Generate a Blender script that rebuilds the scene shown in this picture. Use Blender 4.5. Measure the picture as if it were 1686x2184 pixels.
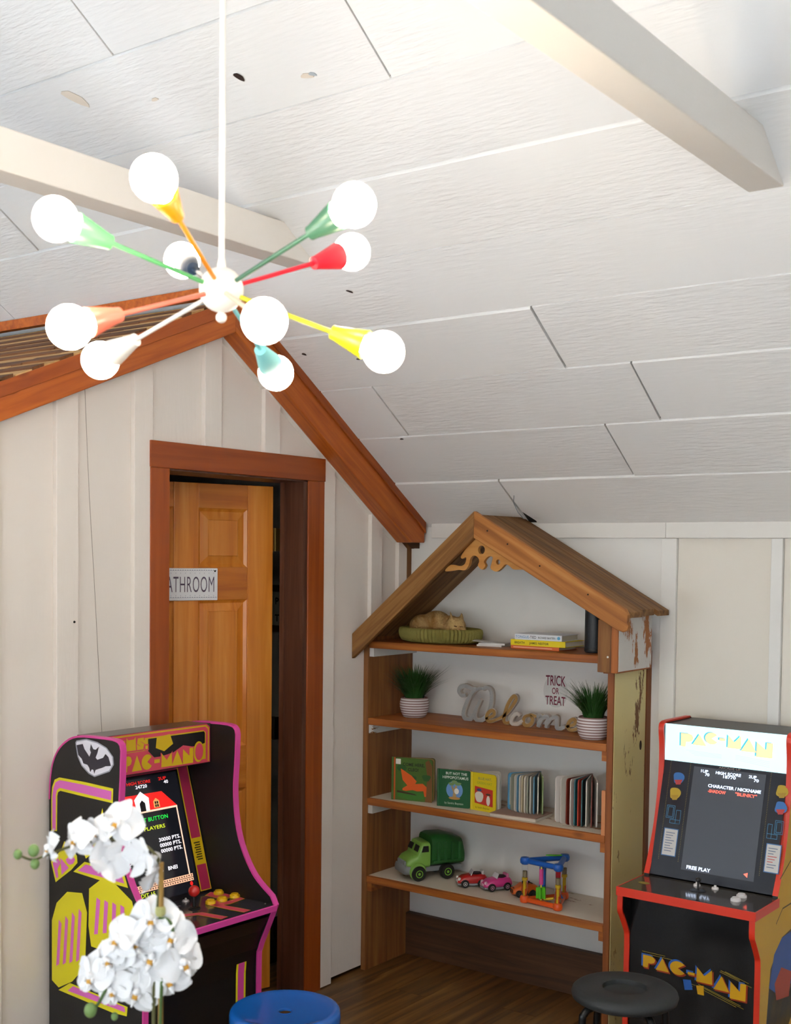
import bpy, bmesh, math, random
from mathutils import Matrix, Vector
random.seed(7)
PI = math.pi
for _o in list(bpy.data.objects): bpy.data.objects.remove(_o)
SC = bpy.context.scene
COL = SC.collection

# ------------------------------------------------------------------ camera, sky, daylight, exposure
cam_d = bpy.data.cameras.new('camera'); cam = bpy.data.objects.new('camera', cam_d); COL.objects.link(cam)
SC.camera = cam
yaw, pitch, roll = math.radians(36.423), math.radians(-2.5), math.radians(-0.65)
fwd = Vector((-math.sin(yaw)*math.cos(pitch), math.cos(yaw)*math.cos(pitch), math.sin(pitch)))
rgt = Vector((math.cos(yaw), math.sin(yaw), 0)); dwn = fwd.cross(rgt)
r2 = rgt*math.cos(roll) + dwn*math.sin(roll); d2 = -rgt*math.sin(roll) + dwn*math.cos(roll)
M = Matrix((r2, -d2, -fwd)).transposed().to_4x4(); M.translation = Vector((3.184, -4.312, 1.75))
cam.matrix_world = M
cam_d.sensor_fit = 'VERTICAL'; cam_d.sensor_height = 36; cam_d.lens = 2608.07/2184*36
cam_d.shift_y = 208.1/2184
cam_d.clip_start = .05
cam_d.dof.use_dof = True; cam_d.dof.focus_distance = 4.5; cam_d.dof.aperture_fstop = 6.0

SC.view_settings.view_transform = 'Standard'; SC.view_settings.look = 'None'
SC.view_settings.gamma = 1; SC.view_settings.use_curve_mapping = False
SC.view_settings.exposure = 0.62
BULB = 50.0
world = bpy.data.worlds.new('overcast_sky'); SC.world = world; world.use_nodes = True
bg = world.node_tree.nodes['Background']; bg.inputs[0].default_value = (.55, .76, 1, 1); bg.inputs[1].default_value = 6.0

sun_d = bpy.data.lights.new('sun_offscreen', 'SUN'); sun_d.energy = 66; sun_d.angle = math.radians(1); sun_d.color = (.91, .965, 1)
sun = bpy.data.objects.new('sun_offscreen', sun_d); COL.objects.link(sun); sun.rotation_euler = (math.radians(-35), 0, 0); sun.location = (2, 8, 9)   # from behind the shelf wall: lights the paving outside

def portal(name, loc, sx, sy, rot):
    l = bpy.data.lights.new(name, 'AREA'); l.shape = 'RECTANGLE'; l.size = sx; l.size_y = sy
    l.cycles.is_portal = True
    o = bpy.data.objects.new(name, l); COL.objects.link(o); o.location = loc; o.rotation_euler = rot
# openings of the two walls behind the camera (wall at y=-6.2 and gable wall at x=5.2)
portal('window_behind_camera_offscreen', (3.1, -6.2, 1.2), 3.2, 1.2, (PI/2, 0, 0))
portal('window_front_offscreen', (-.9, -6.2, 1.2), 3.2, 1.2, (PI/2, 0, 0))
portal('window_right_offscreen', (5.2, -4.9, 1.5), 1.0, 1.0, (PI/2, 0, PI/2))

# ------------------------------------------------------------------ helpers
def lin(h):
    h = h.lstrip('#'); c = [int(h[i:i+2], 16)/255 for i in (0, 2, 4)]
    return tuple(x/12.92 if x <= .04045 else ((x+.055)/1.055)**2.4 for x in c) + (1,)
MATS = {}
def base(name):
    m = bpy.data.materials.new(name); m.use_nodes = True
    return m, m.node_tree.nodes, m.node_tree.links, m.node_tree.nodes['Principled BSDF']
def plain(hexc, rough=.5, metal=0, emit=0, coat=0, bump=0, bscale=60, vary=0.0, trans=0, sub=0):
    k = (hexc, rough, metal, emit, coat, bump, bscale, vary, trans, sub)
    if k in MATS: return MATS[k]
    m, N, L, b = base('mat_'+hexc.strip('#')); MATS[k] = m
    c = lin(hexc); b.inputs['Base Color'].default_value = c
    b.inputs['Roughness'].default_value = rough; b.inputs['Metallic'].default_value = metal
    if coat: b.inputs['Coat Weight'].default_value = coat; b.inputs['Coat Roughness'].default_value = .08
    if emit: b.inputs['Emission Color'].default_value = c; b.inputs['Emission Strength'].default_value = emit
    if trans: b.inputs['Transmission Weight'].default_value = trans
    if sub:
        b.inputs['Subsurface Weight'].default_value = sub; b.inputs['Subsurface Radius'].default_value = (.02, .02, .02)
    if bump or vary:
        tc = N.new('ShaderNodeTexCoord'); n = N.new('ShaderNodeTexNoise'); n.inputs['Scale'].default_value = bscale; n.inputs['Detail'].default_value = 5
        L.new(tc.outputs['Object'], n.inputs['Vector'])
        if bump:
            bp = N.new('ShaderNodeBump'); bp.inputs['Strength'].default_value = bump; bp.inputs['Distance'].default_value = .01
            L.new(n.outputs['Fac'], bp.inputs['Height']); L.new(bp.outputs['Normal'], b.inputs['Normal'])
        if vary:
            n2 = N.new('ShaderNodeTexNoise'); n2.inputs['Scale'].default_value = 6; n2.inputs['Detail'].default_value = 6
            L.new(tc.outputs['Object'], n2.inputs['Vector'])
            mx = N.new('ShaderNodeMix'); mx.data_type = 'RGBA'
            mx.inputs['A'].default_value = tuple(x*(1-vary) for x in c[:3])+(1,); mx.inputs['B'].default_value = tuple(min(1, x*(1+vary*.6)) for x in c[:3])+(1,)
            L.new(n2.outputs['Fac'], mx.inputs['Factor']); L.new(mx.outputs['Result'], b.inputs['Base Color'])
    return m

def wood(key, cols, axis='X', rough=.5, scale=1.0, rnd=.25, knots=.35, bump=.15, coat=0, rot=None):
    """stretched grain along axis; per-object random shift and tint"""
    k = ('wood', key, axis, rot)
    if k in MATS: return MATS[k]
    m, N, L, b = base('wood_%s_%s' % (key, axis.lower())); MATS[k] = m
    tc = N.new('ShaderNodeTexCoord'); oi = N.new('ShaderNodeObjectInfo')
    vm = N.new('ShaderNodeVectorMath'); vm.operation = 'SCALE'; vm.inputs['Scale'].default_value = 13.7
    cx = N.new('ShaderNodeCombineXYZ')
    for i in range(3): L.new(oi.outputs['Random'], cx.inputs[i])
    L.new(cx.outputs[0], vm.inputs[0])
    add = N.new('ShaderNodeVectorMath'); L.new(vm.outputs[0], add.inputs[1])
    if rot:
        mr = N.new('ShaderNodeMapping'); mr.inputs['Rotation'].default_value = tuple(math.radians(q) for q in rot); L.new(tc.outputs['Object'], mr.inputs['Vector']); L.new(mr.outputs[0], add.inputs[0])
    else: L.new(tc.outputs['Object'], add.inputs[0])
    mp = N.new('ShaderNodeMapping'); s = [26*scale]*3; s['XYZ'.index(axis)] = 1.5*scale; mp.inputs['Scale'].default_value = s
    L.new(add.outputs[0], mp.inputs['Vector'])
    n = N.new('ShaderNodeTexNoise'); n.inputs['Scale'].default_value = 1.6; n.inputs['Detail'].default_value = 8; n.inputs['Distortion'].default_value = .6
    L.new(mp.outputs[0], n.inputs['Vector'])
    cr = N.new('ShaderNodeValToRGB'); e = cr.color_ramp.elements
    e[0].position = .3; e[0].color = lin(cols[0]); e[1].position = .72; e[1].color = lin(cols[2])
    x = cr.color_ramp.elements.new(.5); x.color = lin(cols[1])
    L.new(n.outputs['Fac'], cr.inputs['Fac'])
    # broad tone patches
    n2 = N.new('ShaderNodeTexNoise'); n2.inputs['Scale'].default_value = 4*scale; n2.inputs['Detail'].default_value = 4
    mp2 = N.new('ShaderNodeMapping'); s2 = [2.0]*3; s2['XYZ'.index(axis)] = .6; mp2.inputs['Scale'].default_value = s2
    L.new(add.outputs[0], mp2.inputs['Vector']); L.new(mp2.outputs[0], n2.inputs['Vector'])
    hs = N.new('ShaderNodeHueSaturation'); L.new(cr.outputs[0], hs.inputs['Color'])
    ma = N.new('ShaderNodeMath'); ma.operation = 'MULTIPLY_ADD'; ma.inputs[1].default_value = rnd*1.6; ma.inputs[2].default_value = 1-rnd*.8
    L.new(n2.outputs['Fac'], ma.inputs[0])
    mb_ = N.new('ShaderNodeMath'); mb_.operation = 'MULTIPLY_ADD'; mb_.inputs[1].default_value = rnd; mb_.inputs[2].default_value = -rnd*.5
    L.new(oi.outputs['Random'], mb_.inputs[0])
    mc = N.new('ShaderNodeMath'); L.new(ma.outputs[0], mc.inputs[0]); L.new(mb_.outputs[0], mc.inputs[1])
    L.new(mc.outputs[0], hs.inputs['Value'])
    # knots
    vo = N.new('ShaderNodeTexVoronoi'); vo.inputs['Scale'].default_value = 3.2
    mp3 = N.new('ShaderNodeMapping'); s3 = [2.2]*3; s3['XYZ'.index(axis)] = 1.0; mp3.inputs['Scale'].default_value = s3
    L.new(add.outputs[0], mp3.inputs['Vector']); L.new(mp3.outputs[0], vo.inputs['Vector'])
    kr = N.new('ShaderNodeValToRGB'); kr.color_ramp.elements[0].position = .04; kr.color_ramp.elements[0].color = (knots,)*3+(1,)
    kr.color_ramp.elements[1].position = .10; kr.color_ramp.elements[1].color = (0, 0, 0, 1)
    L.new(vo.outputs['Distance'], kr.inputs['Fac'])
    mk = N.new('ShaderNodeMix'); mk.data_type = 'RGBA'; mk.inputs['B'].default_value = tuple(.25*q for q in lin(cols[0])[:3])+(1,)
    L.new(kr.outputs[0], mk.inputs['Factor']); L.new(hs.outputs[0], mk.inputs['A']); L.new(mk.outputs['Result'], b.inputs['Base Color'])
    bp = N.new('ShaderNodeBump'); bp.inputs['Strength'].default_value = bump; bp.inputs['Distance'].default_value = .004
    L.new(n.outputs['Fac'], bp.inputs['Height']); L.new(bp.outputs['Normal'], b.inputs['Normal'])
    b.inputs['Roughness'].default_value = rough
    if coat: b.inputs['Coat Weight'].default_value = coat; b.inputs['Coat Roughness'].default_value = .2
    return m

def chipped(key, paint, woodc, axis='Z', amount=.42, scale=5):
    """old paint worn through to wood"""
    m, N, L, b = base('chipped_'+key)
    tc = N.new('ShaderNodeTexCoord'); mp = N.new('ShaderNodeMapping'); s = [1.0]*3; s['XYZ'.index(axis)] = .3; mp.inputs['Scale'].default_value = s
    L.new(tc.outputs['Object'], mp.inputs['Vector'])
    n = N.new('ShaderNodeTexNoise'); n.inputs['Scale'].default_value = scale; n.inputs['Detail'].default_value = 9; n.inputs['Roughness'].default_value = .72
    L.new(mp.outputs[0], n.inputs['Vector'])
    cr = N.new('ShaderNodeValToRGB'); cr.color_ramp.elements[0].position = amount; cr.color_ramp.elements[1].position = amount+.012
    L.new(n.outputs['Fac'], cr.inputs['Fac'])
    n2 = N.new('ShaderNodeTexNoise'); n2.inputs['Scale'].default_value = 2.5; n2.inputs['Detail'].default_value = 4; L.new(tc.outputs['Object'], n2.inputs['Vector'])
    pm = N.new('ShaderNodeMix'); pm.data_type = 'RGBA'; pm.inputs['A'].default_value = lin(paint[0]); pm.inputs['B'].default_value = lin(paint[1]); L.new(n2.outputs['Fac'], pm.inputs['Factor'])
    wm = N.new('ShaderNodeMix'); wm.data_type = 'RGBA'; wm.inputs['A'].default_value = lin(woodc[0]); wm.inputs['B'].default_value = lin(woodc[1]); L.new(n2.outputs['Fac'], wm.inputs['Factor'])
    mx = N.new('ShaderNodeMix'); mx.data_type = 'RGBA'; L.new(cr.outputs[0], mx.inputs['Factor']); L.new(wm.outputs['Result'], mx.inputs['A']); L.new(pm.outputs['Result'], mx.inputs['B'])
    L.new(mx.outputs['Result'], b.inputs['Base Color']); b.inputs['Roughness'].default_value = .6
    bp = N.new('ShaderNodeBump'); bp.inputs['Strength'].default_value = .4; bp.inputs['Distance'].default_value = .003
    L.new(cr.outputs[0], bp.inputs['Height']); L.new(bp.outputs['Normal'], b.inputs['Normal'])
    return m

def paint(key, c1, c2, stretch='X', bump=.25, rough=.55, rnd=.06):
    """painted rough-sawn timber: slight tone patches, fine fibres in relief"""
    m, N, L, b = base('paint_'+key)
    tc = N.new('ShaderNodeTexCoord'); oi = N.new('ShaderNodeObjectInfo')
    ad = N.new('ShaderNodeVectorMath'); L.new(tc.outputs['Object'], ad.inputs[0])
    sc = N.new('ShaderNodeMath'); sc.operation = 'MULTIPLY'; sc.inputs[1].default_value = 37; L.new(oi.outputs['Random'], sc.inputs[0]); L.new(sc.outputs[0], ad.inputs[1])
    n = N.new('ShaderNodeTexNoise'); n.inputs['Scale'].default_value = 2.2; n.inputs['Detail'].default_value = 5; L.new(ad.outputs[0], n.inputs['Vector'])
    mx = N.new('ShaderNodeMix'); mx.data_type = 'RGBA'; mx.inputs['A'].default_value = lin(c1); mx.inputs['B'].default_value = lin(c2); L.new(n.outputs['Fac'], mx.inputs['Factor'])
    hs = N.new('ShaderNodeHueSaturation'); L.new(mx.outputs['Result'], hs.inputs['Color'])
    ma = N.new('ShaderNodeMath'); ma.operation = 'MULTIPLY_ADD'; ma.inputs[1].default_value = rnd; ma.inputs[2].default_value = 1-rnd*.6
    L.new(oi.outputs['Random'], ma.inputs[0]); L.new(ma.outputs[0], hs.inputs['Value'])
    L.new(hs.outputs[0], b.inputs['Base Color'])
    mp = N.new('ShaderNodeMapping'); s = [90.]*3; s['XYZ'.index(stretch)] = 14; mp.inputs['Scale'].default_value = s; L.new(ad.outputs[0], mp.inputs['Vector'])
    n2 = N.new('ShaderNodeTexNoise'); n2.inputs['Scale'].default_value = 1; n2.inputs['Detail'].default_value = 6; L.new(mp.outputs[0], n2.inputs['Vector'])
    # rough only in patches
    n3 = N.new('ShaderNodeTexNoise'); n3.inputs['Scale'].default_value = 1.7; L.new(ad.outputs[0], n3.inputs['Vector'])
    cr = N.new('ShaderNodeValToRGB'); cr.color_ramp.elements[0].position = .42; cr.color_ramp.elements[1].position = .62; L.new(n3.outputs['Fac'], cr.inputs['Fac'])
    mu = N.new('ShaderNodeMath'); mu.operation = 'MULTIPLY_ADD'; mu.inputs[1].default_value = bump; mu.inputs[2].default_value = bump*.25; L.new(cr.outputs[0], mu.inputs[0])
    bp = N.new('ShaderNodeBump'); bp.inputs['Distance'].default_value = .006; L.new(mu.outputs[0], bp.inputs['Strength'])
    L.new(n2.outputs['Fac'], bp.inputs['Height']); L.new(bp.outputs['Normal'], b.inputs['Normal'])
    b.inputs['Roughness'].default_value = rough
    return m

def banded(key, a, bcol, freq, axis='Z', rough=.6, width=.5):
    m, N, L, b = base('banded_'+key)
    tc = N.new('ShaderNodeTexCoord'); sx = N.new('ShaderNodeSeparateXYZ'); L.new(tc.outputs['Object'], sx.inputs[0])
    mu = N.new('ShaderNodeMath'); mu.operation = 'MULTIPLY'; mu.inputs[1].default_value = freq; L.new(sx.outputs['XYZ'.index(axis)], mu.inputs[0])
    fr = N.new('ShaderNodeMath'); fr.operation = 'FRACT'; L.new(mu.outputs[0], fr.inputs[0])
    gt = N.new('ShaderNodeMath'); gt.operation = 'GREATER_THAN'; gt.inputs[1].default_value = width; L.new(fr.outputs[0], gt.inputs[0])
    mx = N.new('ShaderNodeMix'); mx.data_type = 'RGBA'; mx.inputs['A'].default_value = lin(a); mx.inputs['B'].default_value = lin(bcol)
    L.new(gt.outputs[0], mx.inputs['Factor']); L.new(mx.outputs['Result'], b.inputs['Base Color']); b.inputs['Roughness'].default_value = rough
    return m

class MB:
    def __init__(s): s.v = []; s.f = []; s.m = []
    def add(s, vs, fs, mi=0):
        o = len(s.v); s.v += [tuple(q) for q in vs]; s.f += [tuple(o+i for i in f) for f in fs]; s.m += [mi]*len(fs); return s
    def box(s, x0, x1, y0, y1, z0, z1, mi=0):
        return s.add([(x0,y0,z0),(x1,y0,z0),(x1,y1,z0),(x0,y1,z0),(x0,y0,z1),(x1,y0,z1),(x1,y1,z1),(x0,y1,z1)],
                     [(0,3,2,1),(4,5,6,7),(0,1,5,4),(1,2,6,5),(2,3,7,6),(3,0,4,7)], mi)
    def prism(s, pts, vec, mi=0):
        n = len(pts); v = Vector(vec); a = [Vector(p) for p in pts]
        return s.add(a+[p+v for p in a], [tuple(range(n))[::-1], tuple(range(n, 2*n))]+[(i, (i+1) % n, n+(i+1) % n, n+i) for i in range(n)], mi)
    def face(s, pts, mi=0): return s.add(pts, [tuple(range(len(pts)))], mi)
    def tube(s, path, r, n=8, mi=0, cap=True):
        P = [Vector(p) for p in path]; k = len(P); R = r if isinstance(r, (list, tuple)) else [r]*k
        vs = []; up = None
        for i in range(k):
            t = (P[min(i+1, k-1)]-P[max(i-1, 0)]).normalized()
            if up is None: up = Vector((0, 0, 1)) if abs(t.z) < .9 else Vector((1, 0, 0))
            a = t.cross(up); a = a.normalized() if a.length > 1e-6 else Vector((1, 0, 0)); b = t.cross(a).normalized(); up = -b if False else b.cross(t)*0+up
            for j in range(n):
                w = 2*PI*j/n; vs.append(P[i]+(a*math.cos(w)+b*math.sin(w))*R[i])
        fs = [(i*n+j, i*n+(j+1) % n, (i+1)*n+(j+1) % n, (i+1)*n+j) for i in range(k-1) for j in range(n)]
        if cap: fs += [tuple(range(n))[::-1], tuple((k-1)*n+j for j in range(n))]
        return s.add(vs, fs, mi)
    def lathe(s, prof, n=24, c=(0, 0, 0), Mx=None, mi=0, mod=None, cap=True):
        vs = []
        for i, (r, z) in enumerate(prof):
            for j in range(n):
                w = 2*PI*j/n; q = mod(w, i) if mod else 1
                p = Vector((r*q*math.cos(w), r*q*math.sin(w), z)); p = Mx @ p if Mx else p
                vs.append(p+Vector(c))
        k = len(prof); fs = [(i*n+j, i*n+(j+1) % n, (i+1)*n+(j+1) % n, (i+1)*n+j) for i in range(k-1) for j in range(n)]
        if cap: fs += [tuple(range(n))[::-1], tuple((k-1)*n+j for j in range(n))]
        else: fs += [((k-1)*n+j, (k-1)*n+(j+1) % n, (j+1) % n, j) for j in range(n)]
        return s.add(vs, fs, mi)
    def ball(s, c, r, n=20, k=12, sq=(1, 1, 1), mi=0):
        vs = []; c = Vector(c)
        for i in range(1, k):
            a = PI*i/k
            for j in range(n):
                w = 2*PI*j/n; vs.append(c+Vector((r*sq[0]*math.sin(a)*math.cos(w), r*sq[1]*math.sin(a)*math.sin(w), r*sq[2]*math.cos(a))))
        T = len(vs); vs += [c+Vector((0, 0, r*sq[2])), c-Vector((0, 0, r*sq[2]))]
        fs = [(i*n+j, (i+1)*n+j, (i+1)*n+(j+1) % n, i*n+(j+1) % n) for i in range(k-2) for j in range(n)]
        fs += [(T, j, (j+1) % n) for j in range(n)]+[(T+1, (k-2)*n+(j+1) % n, (k-2)*n+j) for j in range(n)]
        return s.add(vs, fs, mi)
    def xf(s, Mx): s.v = [tuple(Mx @ Vector(p)) for p in s.v]; return s
    def join(s, o, mi=0): return s.add(o.v, o.f, mi)
    def mesh(s, name, mats, smooth=False, fix=True):
        me = bpy.data.meshes.new(name); me.from_pydata(s.v, [], s.f)
        for m in (mats if isinstance(mats, (list, tuple)) else [mats]): me.materials.append(m)
        me.polygons.foreach_set('material_index', s.m)
        if fix:
            bm = bmesh.new(); bm.from_mesh(me); bmesh.ops.recalc_face_normals(bm, faces=bm.faces); bm.to_mesh(me); bm.free()
        if smooth:
            me.polygons.foreach_set('use_smooth', [True]*len(me.polygons))
            if smooth != 'all':
                try: me.set_sharp_from_angle(angle=math.radians(smooth if isinstance(smooth, (int, float)) and smooth > 1 else 40))
                except Exception: pass
        me.update(); return me
    def build(s, name, mats, parent=None, smooth=False, bevel=0, loc=None, rot=None, fix=True):
        return link(name, s.mesh(name, mats, smooth, fix), parent, bevel, loc, rot)
def link(name, me, parent=None, bevel=0, loc=None, rot=None):
    o = bpy.data.objects.new(name, me); COL.objects.link(o); o.parent = parent
    if loc is not None: o.location = loc
    if rot is not None: o.rotation_euler = rot
    if bevel:
        b = o.modifiers.new('bevel', 'BEVEL'); b.width = bevel; b.segments = 2; b.limit_method = 'ANGLE'; b.angle_limit = math.radians(40)
    return o
def tag(o, label, cat, group=None):
    o['label'] = label; o['category'] = cat
    if group: o['group'] = group
    return o
def thing(name, label, cat, loc=(0, 0, 0), rz=0, group=None):
    o = bpy.data.objects.new(name, None); COL.objects.link(o); o.location = loc; o.rotation_euler = (0, 0, rz); o.empty_display_size = .1
    return tag(o, label, cat, group)
def struct(o): o['kind'] = 'structure'; return o
def sempty(name, loc=(0, 0, 0), rz=0):
    o = bpy.data.objects.new(name, None); COL.objects.link(o); o.location = loc; o.rotation_euler = (0, 0, rz); return struct(o)

def text_mb(txt, size=1.0, ext=0.0, res=3, sx=1.0, bold=0.0, spacing=1.0, align='LEFT'):
    cu = bpy.data.curves.new('text', 'FONT'); cu.body = txt; cu.size = size; cu.resolution_u = res; cu.extrude = ext; cu.offset = bold; cu.space_character = spacing
    cu.align_x = align; cu.fill_mode = 'FRONT' if ext == 0 else 'BOTH'
    ob = bpy.data.objects.new('text', cu); me = bpy.data.meshes.new_from_object(ob)
    mb = MB(); mb.add([(v.co.x*sx, v.co.y, v.co.z) for v in me.vertices], [tuple(p.vertices) for p in me.polygons])
    bpy.data.objects.remove(ob); bpy.data.curves.remove(cu); bpy.data.meshes.remove(me)
    return mb
def shape_mb(polys, ext):
    """flat plate with holes in XY, thickness 2*ext"""
    cu = bpy.data.curves.new('shape', 'CURVE'); cu.dimensions = '2D'; cu.fill_mode = 'BOTH'; cu.extrude = ext
    for p in polys:
        sp = cu.splines.new('POLY'); sp.points.add(len(p)-1); sp.use_cyclic_u = True
        for i, q in enumerate(p): sp.points[i].co = (q[0], q[1], 0, 1)
    ob = bpy.data.objects.new('shape', cu); me = bpy.data.meshes.new_from_object(ob)
    mb = MB(); mb.add([tuple(v.co) for v in me.vertices], [tuple(p.vertices) for p in me.polygons])
    bpy.data.objects.remove(ob); bpy.data.curves.remove(cu); bpy.data.meshes.remove(me)
    return mb
def frame_m(o, ex, ey):
    """matrix taking local XY onto the plane spanned by ex, ey at o"""
    ex = Vector(ex).normalized(); ey = Vector(ey).normalized(); ez = ex.cross(ey)
    m = Matrix((ex, ey, ez)).transposed().to_4x4(); m.translation = Vector(o); return m
def spline(pts, n=6):
    """Catmull-Rom through points (any dimension)"""
    out = []; P = [Vector(p) for p in pts]
    for i in range(len(P)-1):
        a = P[max(i-1, 0)]; b = P[i]; c = P[i+1]; d = P[min(i+2, len(P)-1)]
        for k in range(n):
            t = k/n; out.append(.5*((2*b)+(c-a)*t+(2*a-5*b+4*c-d)*t*t+(3*b-a-3*c+d)*t**3))
    out.append(P[-1]); return out
def ribbon(mb, pts, w, y0, y1, mi=0):
    """flat stroke in the XZ plane, from y0 to y1; w number or list"""
    P = [Vector((p[0], p[1])) for p in pts]; k = len(P); W = w if isinstance(w, list) else [w]*k
    A = []; B = []
    for i in range(k):
        t = (P[min(i+1, k-1)]-P[max(i-1, 0)]); t = t.normalized() if t.length > 0 else Vector((1, 0)); n = Vector((-t.y, t.x))
        A.append(P[i]+n*W[i]/2); B.append(P[i]-n*W[i]/2)
    vs = []
    for a, b in zip(A, B): vs += [(a.x, y0, a.y), (b.x, y0, b.y), (b.x, y1, b.y), (a.x, y1, a.y)]
    fs = []
    for i in range(k-1):
        for j in range(4): fs.append((4*i+j, 4*i+(j+1) % 4, 4*i+4+(j+1) % 4, 4*i+4+j))
    fs += [(0, 1, 2, 3), (4*k-4, 4*k-3, 4*k-2, 4*k-1)]
    return mb.add(vs, fs, mi)

# ------------------------------------------------------------------ shared materials
M_CEIL = paint('ceiling', '#e9e9ea', '#f3f1ee', 'X', .5, .5, .05)
M_WALL = paint('wall_cream', '#ebe2da', '#f0e9e1', 'Z', .12, .5, .04)
M_SWALL = paint('wall_white', '#e6e6e4', '#ecebe8', 'Z', .10, .5, .03)
M_BEAM = paint('beam', '#e8e2da', '#efe9e1', 'Y', .15, .5, .03)
M_DARK = plain('#1b1613', .9)
M_RAKE = wood('rake', ('#a04a10', '#b85c18', '#c96c22'), 'Y', .45, 1, .22, .6, .1)
M_RAKER = wood('rake', ('#a04a10', '#b85c18', '#c96c22'), 'Y', .45, 1, .22, .6, .1, rot=(33.9, 0, 0))
M_RAKE2R = wood('rake_dark', ('#883a0c', '#a04c14', '#b0581a'), 'Y', .45, 1, .18, .5, .1, rot=(33.9, 0, 0))
M_RAKEL = wood('rake', ('#a04a10', '#b85c18', '#c96c22'), 'Y', .45, 1, .22, .6, .1, rot=(-22.6, 0, 0))
M_RAKE2L = wood('rake_dark', ('#883a0c', '#a04c14', '#b0581a'), 'Y', .45, 1, .18, .5, .1, rot=(-22.6, 0, 0))
M_RAKE2 = wood('rake_dark', ('#883a0c', '#a04c14', '#b0581a'), 'Y', .45, 1, .18, .5, .1)
M_CAS = wood('casing', ('#8c3c0c', '#9c4812', '#a85218'), 'Z', .4, .8, .12, .25, .06, .2)
M_CASH = wood('casing', ('#8c3c0c', '#9c4812', '#a85218'), 'Y', .4, .8, .12, .25, .06, .2)
M_DOOR = wood('door', ('#c86e1c', '#da8428', '#e6983e'), 'Z', .38, .7, .16, .35, .05, .25)
M_DOORH = wood('door', ('#bc6418', '#cf7820', '#dc8a32'), 'X', .38, .7, .14, .2, .05, .25)
M_JAMB = wood('jamb', ('#4a2a1c', '#5a3626', '#684434'), 'Z', .5, 1, .2, .2, .08)
M_LATH = wood('lath', ('#b08248', '#c89c60', '#d8b07a'), 'X', .7, 1, .2, .3, .3)
M_LATHD = wood('lath_under', ('#3c2410', '#4e3018', '#5c3a20'), 'X', .8, 1, .3, .3, .2)
M_OLD = wood('old_plank', ('#6a3e1c', '#8a5828', '#a0703a'), 'X', .6, 1.2, .3, .5, .25)
M_OLDZ = wood('old_plank', ('#6a3e1c', '#8a5828', '#a0703a'), 'Z', .6, 1.2, .3, .5, .25)
M_SHELF = wood('shelf', ('#8a4a1c', '#a85e24', '#bc7430'), 'X', .5, 1, .25, .5, .12)
M_SIDE = wood('shelf_side', ('#6e4420', '#86542a', '#9a6634'), 'Z', .55, 1, .3, .6, .15)
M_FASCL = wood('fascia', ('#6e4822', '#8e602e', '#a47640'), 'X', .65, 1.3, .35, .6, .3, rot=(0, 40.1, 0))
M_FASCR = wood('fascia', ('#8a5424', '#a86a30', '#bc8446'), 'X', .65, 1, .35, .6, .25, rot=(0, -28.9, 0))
M_ROOFL = wood('old_plank', ('#5c3a1c', '#7c5428', '#9a7040'), 'X', .7, 1.2, .4, .6, .3, rot=(0, 40.1, 0))
M_ROOFR = wood('old_plank', ('#5c3a1c', '#7c5428', '#9a7040'), 'X', .7, 1.2, .4, .6, .3, rot=(0, -28.9, 0))
M_BASEB = wood('base_board', ('#3e2818', '#513521', '#61422a'), 'X', .6, 1, .25, .3, .1)
M_PINE = wood('pine', ('#b87a34', '#c88a42', '#d09850'), 'X', .55, 1, .1, .1, .06)
M_WHITEP = plain('#e6e4e0', .5, bump=.15, bscale=40)

# ------------------------------------------------------------------ floor
XL, XR, YB, YF = -3.0, 5.2, .04, -6.2          # room: left end, right end, shelf wall, wall behind the camera
fl = MB().box(XL, XR, YF, YB+.2, -.06, -.008).build('floor', M_DARK); struct(fl)
M_FL = wood('floor', ('#4a3018', '#6c4a24', '#8c6634'), 'Y', .42, .8, .55, .35, .08)
pm = MB().box(0, .1485, 0, 1.218, -.012, 0).mesh('plank', M_FL)
for i in range(-2, 35):
    off = (i*.437) % 1.22
    for j in range(7):
        y0 = YF-.6+off+j*1.22-.55
        if y0 > YB-.02 or y0+1.218 < YF or (i < 0 and (y0 < -3.2)): continue
        if i*.15 > XR-.15: continue
        o = bpy.data.objects.new('plank', pm); COL.objects.link(o); o.parent = fl; o.location = (i*.15, y0, random.uniform(-.0004, .0004))
ground = struct(MB().box(-30, 40, -40, 30, -.35, -.3).build('ground', plain('#b2b4b6', .9)))
for _a in ((-12, 16, -12.2, -11.2), (10.4, 11.4, -11.2, 6)):  # unseen pale walls outside, added to bounce sunlight in through the windows
    struct(MB().box(_a[0], _a[1], _a[2], _a[3], -.3, 3.6).build('bounce_wall', plain('#8c8a86', .85, bump=.3, bscale=9, vary=.2)))

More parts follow.
